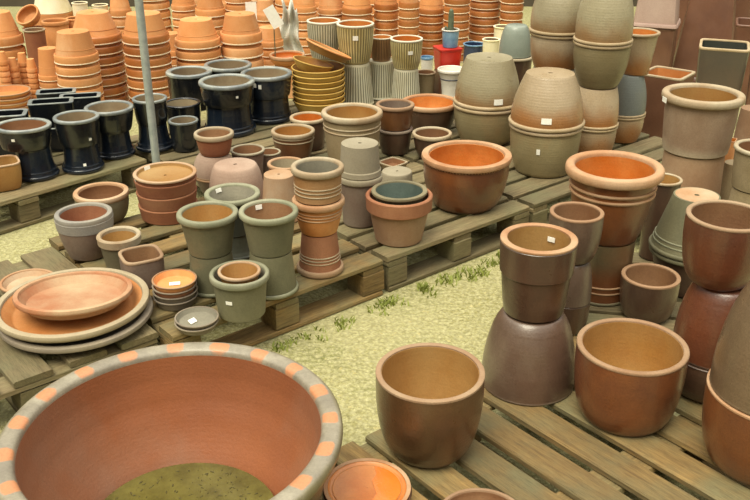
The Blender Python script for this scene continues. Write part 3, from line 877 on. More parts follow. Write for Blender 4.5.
# saucers
def saucers(cx, cy, yb, z0, w, y_top, n, labels, mats, rim=('flat', .11, .03, .12), seg=48, base=.82):
    newcol()
    cxb = cx + (375 - cx) * (yb - cy) / (NADIR - cy)
    _, yf = on_plane(cxb, yb, z0)
    Y = yf + w * .41 * depth(yf, z0) / FPX
    X = (cxb - 375) / FPX * depth(Y, z0)
    zt, rr = ring(Y, y_top, w, 'b')
    H = zt - z0 - .001
    h = H / (1 + .62 * (n - 1)) if n > 1 else H
    for i in range(n):
        make_pot('plant_saucer', labels[i], 'saucer', X + random.uniform(-.002, .002), Y + random.uniform(-.002, .002), z0 + .001 + i * .62 * h, h, rr * base, rr, 'straight', False, rim if n == 1 else ('flat', .06, .02, .085), mats[i], seg=seg, hole=.002)
saucers(165, 280, 313, PT, 45, 270, 4, ['small grey saucer at the bottom of the stack of four', 'small grey-buff saucer, third from the top in the stack of four', 'small brown saucer, second from the top in the stack of four', 'small orange saucer with a pale sticker, topmost in the stack of four'],
        [('grey_saucer',) * 3, ('grey_saucer',) * 3, ('brick_clay', 'grey_saucer', 'brick_clay'), ('terracotta', 'orange_rim', 'terracotta')])
saucers(196, 320, 336, PT, 44, 306, 2, ['lower of two small grey-brown saucers at the pallet corner', 'upper of two small grey-brown saucers, with a white sticker inside'], [('grey_saucer',) * 3, ('grey_saucer', 'grey_saucer', 'grey_inside')])

def big_saucers():
    newcol()
    FIXED.add(COLN[0])
    x, y = on_plane(78, 322, PT)
    y += .0
    make_pot('plant_saucer', 'very large grey saucer at the bottom of the big saucer pile', 'saucer', x, y, PT + .001, .042, .19, .243, 'straight', False, ('flat', .10, .03, .1), ('grey_saucer', 'grey_saucer', 'grey_saucer'), seg=80, hole=.0012)
    make_pot('plant_saucer', 'very large cream-rimmed saucer with orange inside, under the pink one', 'saucer', x - .008, y + .004, PT + .031, .050, .190, .242, 'straight', False, ('flat', .13, .03, .1), ('saucer_cream', 'saucer_cream', 'terracotta_deep'), seg=80, hole=.0012)
    make_pot('plant_saucer', 'large pink-orange saucer with a dusty floor, topmost of the big pile', 'saucer', x - .004, y + .012, PT + .066, .044, .150, .186, 'straight', False, ('flat', .13, .03, .10), ('saucer_cream', 'saucer_pink', 'saucer_pink'), seg=80, hole=.0012, tilt=(radians(-6.5), 0, 0))
    x, y = on_plane(26, 292, PT)
    newcol()
    make_pot('plant_saucer', 'orange saucer peeping out behind the big saucer pile', 'saucer', x, y + .03, PT + .001, .03, .075, .095, 'straight', False, ('flat', .1, .03, .12), ('terracotta', 'orange_rim', 'terracotta_pale'), seg=56, hole=.004)
big_saucers()
def floor_sticker(label_start, ang, off, s, tilt=.1):
    """a white label lying on the floor of a dish"""
    for (t, x, y, z0, z1, rad, lab, _) in REG:
        if lab.startswith(label_start):
            c, q = cos(ang), sin(ang)
            z = max(.012, .05 * (z1 - z0)) + .002
            z = min(z, .3 * (z1 - z0) + .002)
            vs = []
            for zz in (z, z + .0015):
                for (u, v) in ((-s, -s * .6), (s, -s * .6), (s, s * .6), (-s, s * .6)):
                    vs.append((off[0] + u * c - v * q, off[1] + u * q + v * c, zz + (v + s * .6) * tilt))
            link_mesh('sticker_or_glint', vs, [(3, 2, 1, 0), (4, 5, 6, 7), (0, 1, 5, 4), (1, 2, 6, 5), (2, 3, 7, 6), (3, 0, 4, 7)], ['sticker'], t, None, 20)
            return
floor_sticker('small orange saucer with a pale', .2, (0, 0), .018, .02)
floor_sticker('upper of two small', .9, (-.012, -.012), .013, .5)

# ------------------------------------------------------------------ black glazed pots
BK = dict(style='tub', mats=('black_glaze', 'black_rim', 'pale_inside'), rim=('roll', .16, .04, .18))
BKI = dict(BK, inv=True, style='flare', ridges=[(.80, .03, 'blue_black_glaze')], rim=('roll', .2, .04, .15), mats=('blue_black_glaze', 'blue_black_glaze', 'black_glaze'))
painted_glint = lambda a, t, s=.013: [(a, t, 'out', s, s * .9)]  # white patch that paints a highlight onto the black glaze
stack(38, 160, 182, PT, 43, [
    I('upturned black pot under the oval-mouthed black one', 'f', 151, 34, **BKI),
    I('black oval-mouthed pot nearest the tan square bowl, on an upturned pot', 'b', 116, 48, wb=38, dx=-6, asp=1.16, **dict(BK, stickers=painted_glint(-28, .62), mats=('black_glaze', 'black_rim', 'brown_inside')))], 48)
stack(75, 115, 174, PT, 41, [
    I('upturned black pot in the middle pair of three black pairs', 'f', 147, 33, **dict(BKI, stickers=painted_glint(5, .7))),
    I('black round pot in the middle pair of three black pairs', 'b', 108, 45, wb=35, **dict(BK, stickers=painted_glint(30, .3)))], 48)
stack(105, 107, 163, PT, 41, [
    I('upturned black pot in the pair nearest the grey post', 'f', 137, 34, **BKI),
    I('black round pot topping the pair just left of the grey post', 'b', 101, 49, wb=36, **BK)], 48)
stack(149, 100, 154, PT, 38, [
    I('upturned black pot directly behind the grey post', 'f', 127, 28, **BKI),
    I('slim black pot crossed by the grey post', 'b', 93, 35, wb=28, **BK)], 44)
stack(182, 105, 138, PT, 28, [I('wide black pot behind the small one beside the grey post', 'b', 97, 37, **dict(BK, mats=('black_glaze', 'black_glaze', 'pale_inside')))], 44)
stack(182, 122, 153, PT, 24, [I('smallest black pot, just right of the grey post', 'b', 115, 30, **BK)], 44)
stack(191, 70, 112, PT, 38, [I('black pot with pale rim behind the big black pair', 'b', 64, 46, **dict(BK, rim=('roll', .16, .04, .24)))], 48)
stack(228, 82, 138, PT, 52, [
    I('upturned black pot at the bottom of the big black pair in front', 'f', 108, 44, **BKI),
    I('big black pot with pale inside, front of the tall black pairs', 'b', 72, 56, wb=46, **dict(BK, stickers=painted_glint(20, .55)))], 52)
stack(225, 65, 105, PT, 40, [I('black pot with a pale green inside peeping over the big black pair', 'b', 59, 48, **dict(BK, mats=('black_glaze', 'black_rim', 'pale_inside')))], 44)
stack(267, 75, 126, PT, 48, [
    I('upturned bluish black pot beside the yellow bowl stack', 'f', 101, 42, **BKI),
    I('big bluish black pot beside the yellow bowl stack, with two painted white highlights', 'b', 66, 52, wb=43, **dict(BK, mats=('blue_black_glaze', 'black_rim', 'pale_inside'), stickers=[(-28, .72, 'out', .016, .022), (-16, .66, 'out', .016, .022)]))], 52)  # both white patches are highlights painted on the glaze

def boxpot(name, label, cat, cx, cy, yb, z0, w, y_top, asp, rot, h=None, taper=.8, mats=('black_glaze', 'black_rim', 'black_glaze'), rim=('plain', .2, .01, .16), style='straight', inv=False, stk=0, ridges=()):
    newcol()
    """square or rectangular planter; y_top is the photo row of the middle of its top"""
    cxb = cx + (375 - cx) * (yb - cy) / (NADIR - cy)
    X, Y = on_plane(cxb, yb, z0)
    zt, r = ring(Y, y_top, w, 'c')
    r /= (abs(cos(rot)) * asp + abs(sin(rot)))
    return make_pot(name, label, cat, X, Y, z0 + .001, zt - z0 - .001, r * taper, r, style, inv, rim, mats, shape='square', asp=asp, rot=rot, seg=64, ridges=ridges, hole=.01)
def box_pile(cx, cy, yb, w, y_top, asp, rot, n, labels):
    newcol()
    cxb = cx + (375 - cx) * (yb - cy) / (NADIR - cy)
    X, Y = on_plane(cxb, yb, PT)
    zt, r = ring(Y, y_top, w, 'c')
    r /= (abs(cos(rot)) * asp + abs(sin(rot)))
    h = (zt - PT) / n
    for i in range(n):
        make_pot('trough_planter', labels[i], 'planter', X, Y, PT + .001 + i * h, h - .001, r * .9, r, 'straight', False, ('plain', .14, .01, .2), ('black_glaze', 'black_rim', 'black_glaze'), shape='square', asp=asp, rot=rot, seg=64, hole=.01)
box_pile(49, 101, 150, 48, 101, 2.0, radians(14), 2, ['black rectangular trough at the bottom, behind the middle black pair', 'black rectangular trough with pale rim, nearest of the three trough piles'])
box_pile(80, 95, 133, 44, 95, 2.0, radians(14), 2, ['black rectangular trough under the pale-rimmed one nearest the orange stacks', 'black rectangular trough with pale rim, nearest the orange stacks'])
box_pile(56, 90, 122, 42, 90.5, 2.0, radians(14), 2, ['black rectangular trough at the bottom, furthest of the trough piles', 'black rectangular trough with pale rim, furthest of the three trough piles'])
box_pile(6, 112, 160, 48, 112, 1.7, radians(12), 2, ['black trough at the bottom, cut by the picture edge', 'greyish black trough cut by the picture edge, over the tan square bowl'])
stack(2, 170, 192, PT, 26, [I('tan soft-cornered square bowl at the end of the black pots', 'b', 155, 34, name='square_pot', shape='soft', style='bowl', rot=radians(30), mats=('amber_inside', 'terracotta_pale', 'amber_inside'), rim=('plain', .12, .02, .12))], 48)

# ------------------------------------------------------------------ grey post
def post():
    x, y = on_plane(160.5, 201, 0)
    t = empty('metal_post', (x, y, 0))
    tag(t, 'grey galvanised post standing beside the black pots', 'post')
    L = Lathe(20, wob=0)
    r = .0185
    L.loop('tube', [(r - .003, .006), (r, .006), (r, 2.6), (r - .003, 2.6)], ['galvanised'], t)
    L.loop('foot_plate', [(.001, .001), (.06, .001), (.06, .007), (.001, .007)], ['galvanised'], t)
post()

# ------------------------------------------------------------------ terracotta stacks
TC = ('terracotta', 'terracotta', 'terracotta_deep')
TB = ('terracotta', 'terracotta_glossy', 'terracotta_deep')
W = 'upturned terracotta pot'
UD = 'terracotta pots stacked upside down'
nest(76, 60, 122, 0, 43, 66, 11.3, 28, 31, W, 'nearest the black troughs', UD, TC)
nest(96, 45, 108, 0, 51, 46, 10.6, 9, 31, W, 'of broad pots by the post', UD, TB)
nest(146, 45, 112, 0, 46, 46, 10.8, 10, 33, W, 'right behind the grey post', UD, TB)
nest(199, 45, 104, 0, 45, 50, 11, 16, 31, W, 'behind the slim black pots', UD, TC)
nest(240, 45, 100, 0, 42, 46, 12, 11, 30, W, 'behind the big black pair', UD, TC)
nest(270, 45, 84, 0, 27, 49, 9, 25, 20, W, 'of small pots below the cards', UD, TC)
nest(48, 70, 112, 0, 25, 82, 8, 46, 18, 'slender ' + W, 'before the tiny pots', UD, TC)
nest(170, 45, 84, 0, 27, 58, 9, 31, 20, W, 'just right of the post', UD, TC)
nest(6, 30, 88, 0, 42, 48, 14, 9, 24, 'big ' + W, 'at the edge', UD, TC)
for cx, top, yb, what in ((2, 52, 112, 'at the very edge'), (12.5, 57, 108, 'second from the edge'), (23, 52, 105, 'third from the edge'), (33, 58, 110, 'fourth from the edge')):
    nest(cx, 65, yb, 0, 10.5, top + 15, 5.5, top, 7, 'tiny ' + W, what, 'tiny terracotta pots', TC, seg=18, ridge=False)
# tall stacks, their tops above the frame
rows = [(357, 16, 31, 9, 62, 'behind the largest ribbed planter'), (386, 12, 24, 8.5, 58, 'behind the brown ribbed planter'), (409, 10, 21, 8.5, 64, 'behind the last ribbed planter'),
        (431, 16, 27, 8.3, 57, 'beside the little cactus'), (457, 6, 26, 8.4, 63, 'right behind the little cactus'), (486, -6, 31, 8, 58, 'above the cream cups'), (513, -4, 23, 8, 62, 'beside the topmost jars')]
for cx, yr, w, p, yb, where in rows:
    nest(cx, yr, yb, 0, w, yr, p, yr - 25, w * .74, W, where, 'tall terracotta stacks at the back', TB, seg=24)
for cx, yr, w, p, yb, where in ((211, 18, 30, 9, 68, 'over the slim black pots'), (184, 12, 25, 8, 58, 'at the back beside the post'), (238, 4, 26, 8, 66, 'over the big black pair'),
                                (331, 16, 27, 8, 58, 'behind the grey ribbed planter'), (304, 14, 25, 8, 63, 'behind the pale sheeting'), (266, 22, 21, 9, 67, 'between the two cards'), (120, 18, 22, 9, 66, 'behind the post, further back')):
    nest(cx, yr, yb, 0, w, yr, p, yr - 24, w * .74, W, where, 'terracotta stacks of the second row', TC, seg=24)
for i, (cx, w) in enumerate(((152, 34), (192, 36), (228, 32), (262, 36), (298, 36), (318, 26), (346, 32), (374, 30), (399, 28), (424, 28), (448, 28), (474, 28), (502, 28))):
    nest(cx, 4, 38 - 2 * (i % 2), 0, w, 2 + 4 * (i % 3), 8.5, -22 + 4 * (i % 3), w * .74, W, f"{'first second third fourth fifth sixth seventh eighth ninth tenth eleventh twelfth thirteenth'.split()[i]} along the rearmost row", 'rearmost row of terracotta stacks', TC, seg=24)
stack(52, 10, 70, 0, 40, [I('terracotta tub under the huge cream one', 'f', 15, 38, name='plant_tub', style='straight', mats=TC, rim=PLAIN),
                          I('huge cream upturned tub at the back', 'b', -14, 24, wb=38, name='plant_tub', inv=True, style='straight', mats=('cream_clay',) * 3, rim=PLAIN)], 40)
stack(80, 8, 68, 0, 14, [I('little cream pot at the back beside the huge cream tub', 'b', 1, 16, style='straight', mats=('cream_clay', 'cream_clay', 'pale_inside'), rim=ROLL)], 28)
stack(101, 8, 66, 0, 13, [I('little cream pot at the back behind the broad stack', 'b', 3, 16, style='straight', mats=('cream_clay', 'cream_clay', 'pale_inside'), rim=ROLL)], 28)
stack(29, 28, 84, 0, 20, [I('tapered terracotta pot under the tipped bowl', 'f', 30, 22, style='straight', mats=TC, rim=ROLL)], 32)
tb = REG[-1]
make_pot('clay_bowl', 'terracotta bowl tipped on its side on a tapered pot', 'bowl', tb[1], tb[2], tb[4] + .045, .07, .05, .085, 'bowl', False, ('roll', .18, .05, .14), TC, seg=36, tilt=(radians(38), radians(-20), 0))
stack(55, 25, 84, 0, 24, [I('terracotta pot with wide mouth in front of the cream tub', 'b', 17, 27, style='straight', mats=TC, rim=('roll', .3, .08, .16))], 36)
stack(36, 45, 92, 0, 18, [I('brownish pot between tapered pot and slender stack', 'b', 27, 22, style='straight', mats=('brick_clay', 'buff_rim', 'brown_inside'), rim=ROLL)], 36)
stack(75, 20, 80, 0, 20, [I('terracotta pot half hidden beside the broad stack', 'b', 16, 22, style='straight', mats=TC, rim=ROLL)], 36)
saucers(7, 88, 120, 0, 44, 83, 5, [q + ' wide orange dish in the pile before the tiny pots' for q in ('bottom', 'fourth', 'middle', 'second', 'topmost')], [('terracotta', 'terracotta_pale', 'terracotta_deep')] * 5, seg=40)

# ------------------------------------------------------------------ ribbed planters
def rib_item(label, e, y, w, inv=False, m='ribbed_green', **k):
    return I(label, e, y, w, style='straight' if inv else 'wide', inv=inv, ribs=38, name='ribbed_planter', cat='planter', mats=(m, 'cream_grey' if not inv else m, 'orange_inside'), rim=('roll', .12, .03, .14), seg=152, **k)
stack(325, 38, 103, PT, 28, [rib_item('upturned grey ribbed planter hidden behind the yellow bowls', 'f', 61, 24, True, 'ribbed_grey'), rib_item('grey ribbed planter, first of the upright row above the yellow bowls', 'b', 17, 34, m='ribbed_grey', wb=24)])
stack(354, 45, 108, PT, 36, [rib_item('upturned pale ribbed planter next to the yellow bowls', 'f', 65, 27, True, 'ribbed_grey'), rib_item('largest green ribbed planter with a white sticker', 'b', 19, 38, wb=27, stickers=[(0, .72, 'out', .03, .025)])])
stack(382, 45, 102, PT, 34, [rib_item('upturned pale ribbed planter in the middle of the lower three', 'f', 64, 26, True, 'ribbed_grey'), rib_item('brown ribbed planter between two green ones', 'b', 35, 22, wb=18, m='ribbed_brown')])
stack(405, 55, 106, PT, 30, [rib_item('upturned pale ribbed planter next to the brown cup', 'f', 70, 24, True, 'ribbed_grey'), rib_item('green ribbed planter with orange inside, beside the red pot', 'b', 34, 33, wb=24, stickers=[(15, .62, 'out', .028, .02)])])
stack(426, 80, 98, PT, 17, [I('plain brown cup-like pot below the red pot', 'b', 69, 21, style='straight', mats=('tan_ringed', 'buff_rim', 'brown_inside'), rim=ROLL)], 36)

# yellow bowls
def yellow_bowls():
    newcol()
    cx, yb = 317, 119
    x, y0 = on_plane(cx, yb, PT)
    r = 26.5 * depth(y0 + .15, .35) / FPX
    y = y0 + r * .75
    x = (cx - 375) / FPX * depth(y, .3)
    zt, _ = ring(y, 83, 53, 'f')
    n = 7
    pm = (zt - PT) / n
    first = None
    for i in range(n):
        lab = 'yellow bowl, ' + (ORD[n - 1 - i] + (' in' if i == n - 1 else ' from the top in') + ' the level stack beside the black pots')
        z = PT + .001 + i * pm
        if first is None:
            first = make_pot('yellow_bowl', lab, 'bowl', x, y, z, .085, r * .72, r, 'straight', False, ('plain', .05, .004, .05), ('yellow_clay', 'yellow_clay', 'amber_inside'), seg=40, group='stacked yellow bowls')
        else:
            c = copy_tree(first)
            c.location = (x, y, z)
            c['label'] = lab
            REG.append((c, x, y, z, z + .085, REG[-1][5], lab, COLN[0]))
    zz = z + .085
    make_pot('yellow_bowl', 'yellow bowl tipped on the level stack, with its lip sunk at one side', 'bowl', x - .035, y, zz - .022, .05, r * .55, r * .78, 'straight', False, ('plain', .06, .004, .06), ('yellow_clay', 'yellow_clay', 'amber_inside'), seg=40, tilt=(radians(-4), radians(14), 0))
    make_pot('clay_bowl', 'orange-brown bowl tipped right over the yellow bowls', 'bowl', x + .045, y + .03, zz + .052, .045, r * .70, r * .92, 'straight', False, ('plain', .07, .004, .07), ('amber_inside', 'terracotta', 'amber_inside'), seg=40, tilt=(radians(-9), radians(24), 0))
yellow_bowls()
stack(287, 57, 99, 0, 26, [I('terracotta pot under the shallow orange bowl', 'f', 66, 24, style='straight', mats=TC, rim=ROLL),
                          I('shallow orange bowl with thick rim behind the bluish black pot', 'b', 50, 36, wb=26, name='clay_bowl', cat='bowl', style='bowl', mats=('terracotta_deep', 'orange_rim', 'orange_inside'), rim=('roll', .2, .05, .14))], 40)

# ------------------------------------------------------------------ coloured pots
def boxes(cx, yb, z0, w_px, spec, rot, cat='planter'):
    newcol()
    """square pots standing on one another; spec: label, photo row of the middle of the top, half-width factors foot and top, materials"""
    X, Y = on_plane(cx, yb, z0)
    r = w_px / 2 * depth(Y, z0 + .2) / FPX / (abs(cos(rot)) + abs(sin(rot)))
    z, o = z0 + .001, []
    for lab, yt, fb, ft, mt, rm, inv in spec:
        zt = height_at(Y, yt)
        o.append(make_pot('square_planter', lab, cat, X, Y, z, zt - z, r * (ft if inv else fb), r * (fb if inv else ft), 'straight', inv, rm, mt, shape='square', rot=rot, seg=64, hole=.01))
        z = zt + .001
    return X, Y, z, r
RX, RY, RZ, RR = boxes(446, 94, PT, 30, [('dark brown square planter under the bright red one', 70, .95, .88, ('planter_brown',) * 3, ('plain', .12, .01, .12), False),
                                 ('bright red square pot with a blue and white pot on it', 48, .84, 1.0, ('red_paint',) * 3, ('plain', .16, .02, .12), False)], radians(18))
FIXED.add(COLN[0])
red = (0, RX, RY, 0, RZ - .001)
tray = Lathe(40, 'square', 1, 0, radians(18))
tr = tray.loop('tray', [(.001, 0), (RR * 1.02, 0), (RR * 1.02, .006), (.001, .006)], ['red_paint'], None)
tr.location = (red[1], red[2], red[4])
tag(tr, 'red board laid over the red square pot, under the blue and white pot', 'board')
bw = make_pot('small_pot', 'small blue and white glazed pot holding a cactus', 'pot', red[1] + .015, red[2], red[4] + .007, .105, .044, .054, 'straight', False, ROLL, ('blue_glaze', 'white_glaze', 'brown_inside'), seg=32)
def cactus(x, y, z):
    t = empty('cactus', (x, y, z))
    tag(t, 'little grey-green cactus growing in the blue and white pot', 'cactus')
    L = Lathe(24, wob=0, ribs=8)
    pr = [(.001, 0), (.014, 0), (.017, .07), (.016, .17), (.012, .20), (.001, .21)]
    L.loop('stem', pr, ['cactus'], t, ribz=(-1, .2, set(range(6))))
    L2 = Lathe(20, wob=0)
    for s, zz, l in ((1, .05, .045), (-1, .075, .035)):
        a = L2.loop('arm', [(.001, 0), (.008, .004), (.009, l * .6), (.006, l), (.001, l + .004)], ['cactus'], t)
        a.location = (s * .011, 0, zz)
        a.rotation_euler = (0, s * radians(35), 0)
cactus(red[1] + .015, red[2], red[4] + .007 + .014)
stack(451, 80, 104, PT, 17, [I('white glazed pot with a dark blue band, in front of the red pot', 'b', 65, 28, style='flare', mats=('white_glaze', 'white_glaze', 'white_glaze'), rim=('roll', .22, .04, .12), ridges=[(.74, .03, 'blue_stripe')])], 40)
stack(427, 60, 82, PT, 10, [I('little blue and white pot tucked beside the red pot', 'b', 55, 13, style='straight', mats=('white_glaze', 'blue_glaze', 'blue_glaze'), rim=('roll', .4, .04, .14))], 28)
stack(474, 48, 72, 0, 20, [I('dark blue pot between red pot and cream cups', 'b', 41, 22, style='straight', mats=('blue_stripe', 'blue_glaze', 'blue_stripe'), rim=ROLL)], 36)
stack(503, 35, 70, 0, 15, [I('cream cup-like pot, the taller of two beside the teal-grey pot', 'b', 24, 20, style='straight', mats=('cream_clay', 'cream_clay', 'pale_inside'), rim=ROLL)], 32)
stack(491, 45, 76, 0, 14, [I('short cream pot in front of the taller cream one', 'b', 37, 18, style='straight', mats=('cream_clay', 'cream_clay', 'pale_inside'), rim=ROLL)], 32)
stack(515, 55, 112, PT, 28, [I('dark brown pot with a pale rim behind the grey upturned jar', 'b', 51, 38, style='straight', mats=('dark_brown_glaze', 'buff_rim', 'dark_brown_glaze'), rim=ROLL),
                            I('upturned teal-grey glazed pot on the dark brown one', 'b', 23, 19, wb=32, style='dome', inv=True, mats=('teal_grey', 'teal_grey', 'brown_inside'), rim=PLAIN)], 40)

# ------------------------------------------------------------------ square planters
PB, PG, PP = ('planter_brown', 'planter_brown', 'planter_brown'), ('planter_grey', 'jar_rim', 'dark_green'), ('planter_pink', 'planter_pink', 'brown_inside')
sq = ('plain', .12, .01, .12)
boxes(712, 122, 0, 60, [('tall square grey-brown planter with a dark open top, behind the chimney-like pot', 44, .84, 1.0, PG, sq, False)], radians(-20))
boxes(658, 146, 0, 60, [('square planter with an orange inside, beside the tall jar columns', 72, .72, 1.0, ('planter_brown', 'buff_rim', 'terracotta_glossy'), ('plain', .12, .01, .14), False)], radians(-38))
boxes(746, 98, 0, 56, [('brown square planter at the picture edge, behind the tall grey-brown one', 22, .9, 1.0, PB, sq, False)], radians(-20))
boxes(752, 132, 0, 30, [('low brown planter at the picture edge, under a taller brown one', 70, .9, 1.0, PB, sq, False)], radians(-20))
boxes(701, 76, 0, 84, [('huge upturned brown planter with a stepped lip, behind the orange-lined one', -12, 1.0, .62, PB, ('band', .16, .08, .12), True)], radians(-22))
boxes(648, 84, 0, 58, [('brown square planter carrying the pinkish upturned one', 24, .9, .95, PB, sq, False),
                       ('pinkish upturned square planter with a stepped lip', -22, 1.0, .75, PP, ('band', .16, .08, .12), True)], radians(-22))
boxes(668, 52, 0, 40, [('added dark brown planter filling the gap between the pinkish planter and huge upturned one', -12, .95, .95, PB, sq, False)], radians(-20))  # added to darken the gap where bright ground showed through
boxes(727, 62, 0, 46, [('brown square planter at the back, lower of two', 17, .95, .9, PB, sq, False), ('brown square planter at the back, upper of two', -20, .9, .95, PB, sq, False)], radians(-20))
boxes(764, 60, 0, 44, [('dark brown planter in the far corner, cut by the picture edge', -14, .95, .9, PB, sq, False)], radians(-20))
boxpot('square_pot', 'small orange square dish between the chimney-like pot and the picture edge', 'pot', 729, 138, 196, PT, 20, 139, 1.0, radians(-30), mats=('terracotta', 'orange_rim', 'orange_inside'), rim=sq, taper=.85)

# ------------------------------------------------------------------ give every column its own room on the ground
def settle():
    cols = {}
    for q in REG:
        cols.setdefault(q[7], []).append(q)
    off = {c: [0.0, 0.0] for c in cols}
    ids = sorted(cols)
    box = {c: (sum(q[1] for q in cols[c]) / len(cols[c]), sum(q[2] for q in cols[c]) / len(cols[c]), max(max(q[5]((q[4] - q[3]) * k / 6) for k in range(7)) for q in cols[c])) for c in ids}
    near = [(a, b) for i, a in enumerate(ids) for b in ids[i + 1:] if math.hypot(box[a][0] - box[b][0], box[a][1] - box[b][1]) < box[a][2] + box[b][2] + .12]
    for it in range(80):
        worst = 0
        for a, b in near:
            pen, best = 0, None
            for p in cols[a]:
                for q in cols[b]:
                    z0, z1 = max(p[3], q[3]), min(p[4], q[4])
                    if z1 - z0 < .002:
                        continue
                    dx = p[1] + off[a][0] - q[1] - off[b][0]
                    dy = p[2] + off[a][1] - q[2] - off[b][1]
                    d = math.hypot(dx, dy)
                    for k in range(9):
                        z = z0 + (z1 - z0) * k / 8
                        v = p[5](z - p[3]) + q[5](z - q[3]) + .004 - d
                        if v > pen:
                            pen, best = v, (dx, dy)
            if pen > 0:
                worst = max(worst, pen)
                ux, uy = best[0] * .45, best[1]
                n = math.hypot(ux, uy) or 1
                fa, fb = (0 if a in FIXED else 1), (0 if b in FIXED else 1)
                st = pen * 1.02 / max(1, fa + fb)
                off[a][0] += fa * st * ux / n
                off[a][1] += fa * st * uy / n
                off[b][0] -= fb * st * ux / n
                off[b][1] -= fb * st * uy / n
        if worst < .001:
            break
    for c in ids:
        for q in cols[c]:
            q[0].location.x += off[c][0]
            q[0].location.y += off[c][1]
    return {c: (round(off[c][0], 3), round(off[c][1], 3), cols[c][0][6]) for c in ids if abs(off[c][0]) + abs(off[c][1]) > .03}, it, worst
MOVED = settle()

# ------------------------------------------------------------------ tags and sheeting
def card(label, px, py, yb, w, h, lean):
    x, y = on_plane(px, yb, 0)
    z = height_at(y, py)
    t = empty('price_card', (x, y, 0))
    tag(t, label, 'price card')
    vs = []
    for yy in (-.001, .001):
        for (u, v) in ((-w / 2, -h / 2), (w / 2, -h / 2), (w / 2, h / 2), (-w / 2, h / 2)):
            vs.append((u * cos(lean) - v * sin(lean), yy, z + u * sin(lean) + v * cos(lean)))
    link_mesh('card', vs, [(0, 1, 2, 3), (7, 6, 5, 4), (0, 4, 5, 1), (1, 5, 6, 2), (2, 6, 7, 3), (3, 7, 4, 0)], ['sticker'], t, None, 20)
    Lathe(8, wob=0).loop('stake', [(.001, .001), (.004, .001), (.004, z - .02), (.001, z - .02)], ['wood_grey'], t).location = (0, .006, 0)
card('white paper price card standing among the terracotta stacks', 255, 11, 78, .075, .12, 0)
card('white paper price card, tilted, next to the pale sheeting', 277, 17, 94, .075, .14, .5)
card('white price card lying against a pot beside the grey post', 163, 27, 80, .05, .10, .35)

def sheeting():
    x, y = on_plane(291, 76, 0)
    random.seed(3)
    N, M = 18, 26
    vs, fs = [], []
    for i in range(N):
        for j in range(M):
            u, v = i / (N - 1) - .5, j / (M - 1)
            vs.append((u * (.15 + .05 * sin(v * 5)) + .015 * sin(v * 9), .022 * sin(u * 16 + v * 6) + .014 * sin(v * 19), .002 + v * (.50 + .04 * sin(u * 11))))
    for i in range(N - 1):
        for j in range(M - 1):
            b = i * M + j
            fs.append((b, b + M, b + M + 1, b + 1))
    o = link_mesh('plastic_sheet', vs, fs, ['sheeting'], None, None, 60)
    sm = o.modifiers.new('thickness', 'SOLIDIFY')
    sm.thickness = .004
    o.location = (x, y, 0)
    tag(o, 'pale grey crumpled sheeting draped between terracotta stacks', 'sheet')
sheeting()

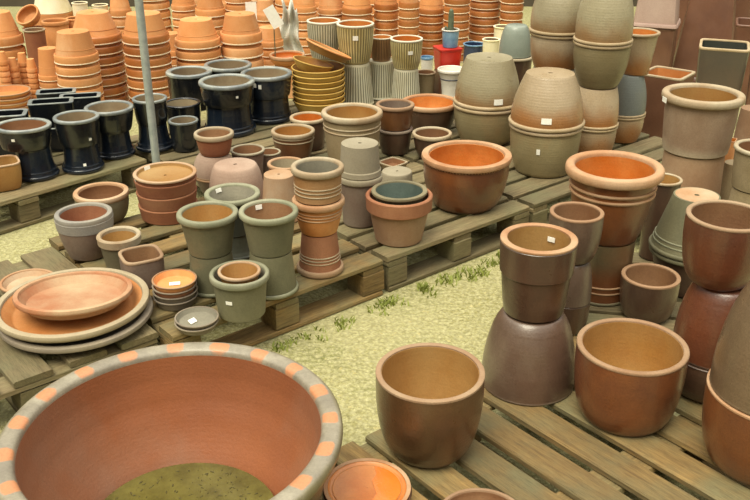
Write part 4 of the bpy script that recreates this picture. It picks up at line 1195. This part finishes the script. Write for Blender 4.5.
# ------------------------------------------------------------------ grass and stones
def greenery():
    random.seed(11)
    vs, fs = [], []
    def tuft(x, y, n, hh):
        for k in range(n):
            a, s = random.uniform(0, 6.28), random.uniform(.4, 1) * hh
            bx, by = x + random.uniform(-.02, .02), y + random.uniform(-.02, .02)
            w = random.uniform(.0015, .003)
            b = len(vs)
            lx, ly = cos(a) * s * .7, sin(a) * s * .7
            vs.extend([(bx - w, by, 0), (bx + w, by, 0), (bx + lx * .4 + w, by + ly * .4, s * .6), (bx + lx * .4 - w, by + ly * .4, s * .6), (bx + lx, by + ly, s)])
            fs.extend([(b, b + 1, b + 2, b + 3), (b + 3, b + 2, b + 4)])
    u, v = cr(40), cr(130)
    def along(ox, oy, a0, a1, cnt, hh, off):
        for k in range(cnt):
            a = random.uniform(a0, a1)
            o = -min(.08, abs(random.gauss(0, off))) - .05
            tuft(ox + u[0] * a + v[0] * o, oy + u[1] * a + v[1] * o, random.randint(5, 12), hh)
    along(.05, 3.04, .05, .80, 46, .030, .035)
    along(.68, 3.568, -.05, .9, 70, .035, .06)
    along(-.64, 2.46, .1, .9, 36, .022, .03)
    along(-1.307, 1.979, 0, .8, 14, .022, .03)
    o = link_mesh('grass', vs, fs, ['grass_blade'])
    tag(o, 'short weeds and moss along the pallet edges', 'grass', kind='stuff')
    vs, fs = [], []
    for k in range(2600):
        x, y = random.uniform(-2.2, 1.2), random.uniform(1.7, 4.4)
        if any(inside(x, y, *q) for q in PALS) or math.hypot(x + .442, y - 1.614) < .2 or math.hypot(x + 1.0, y - 4.0) < .08:
            continue
        s, a, q = random.uniform(.0025, .008), random.uniform(0, 6.28), random.uniform(.5, 1)
        b = len(vs)
        for i in range(5):
            t = a + i * 2 * pi / 5
            vs.append((x + s * cos(t) * random.uniform(.7, 1.2), y + s * q * sin(t) * random.uniform(.7, 1.2), 0))
        vs.append((x + s * .2, y, s * .55))
        fs += [(b + i, b + (i + 1) % 5, b + 5) for i in range(5)]
    o = link_mesh('gravel', vs, fs, ['stone'])
    tag(o, 'fine loose stones scattered over the yellowish path', 'gravel', kind='stuff')
greenery()

# ------------------------------------------------------------------ camera and light
sc = bpy.context.scene
cam = bpy.data.cameras.new('camera')
cam.sensor_width = 36
cam.lens = FPX / 750 * 36
cam.clip_start = .05
co = bpy.data.objects.new('camera', cam)
co.location = (0, 0, HCAM)
co.rotation_euler = (pi / 2 - PITCH, 0, 0)
COL.objects.link(co)
sc.camera = co

w = bpy.data.worlds.new('overcast')
sc.world = w
w.use_nodes = True
nt = w.node_tree
bg = nt.nodes['Background']
tc = nt.nodes.new('ShaderNodeTexCoord')
sx = nt.nodes.new('ShaderNodeSeparateXYZ')
rp = nt.nodes.new('ShaderNodeValToRGB')
e = rp.color_ramp.elements
e[0].position, e[0].color = .0, (.03, .027, .022, 1)
e[1].position, e[1].color = .95, (2.15, 2.08, 1.84, 1)
m = e.new(.35)
m.color = (.27, .255, .21, 1)
nt.links.new(tc.outputs['Generated'], sx.inputs[0])
nt.links.new(sx.outputs['Z'], rp.inputs[0])
nt.links.new(rp.outputs[0], bg.inputs['Color'])
bg.inputs['Strength'].default_value = 1.0

sl = bpy.data.lights.new('sun', 'SUN')
sl.energy = 3.0
sl.angle = radians(34)
sl.color = (1.0, .93, .72)
so = bpy.data.objects.new('sun', sl)
so.rotation_euler = (radians(24), radians(-16), 0)
COL.objects.link(so)

vs_ = sc.view_settings
sc.display_settings.display_device = 'sRGB'
vs_.view_transform = 'Standard'
vs_.look = 'None'
vs_.gamma = 1
vs_.use_curve_mapping = False
vs_.exposure = 0.22
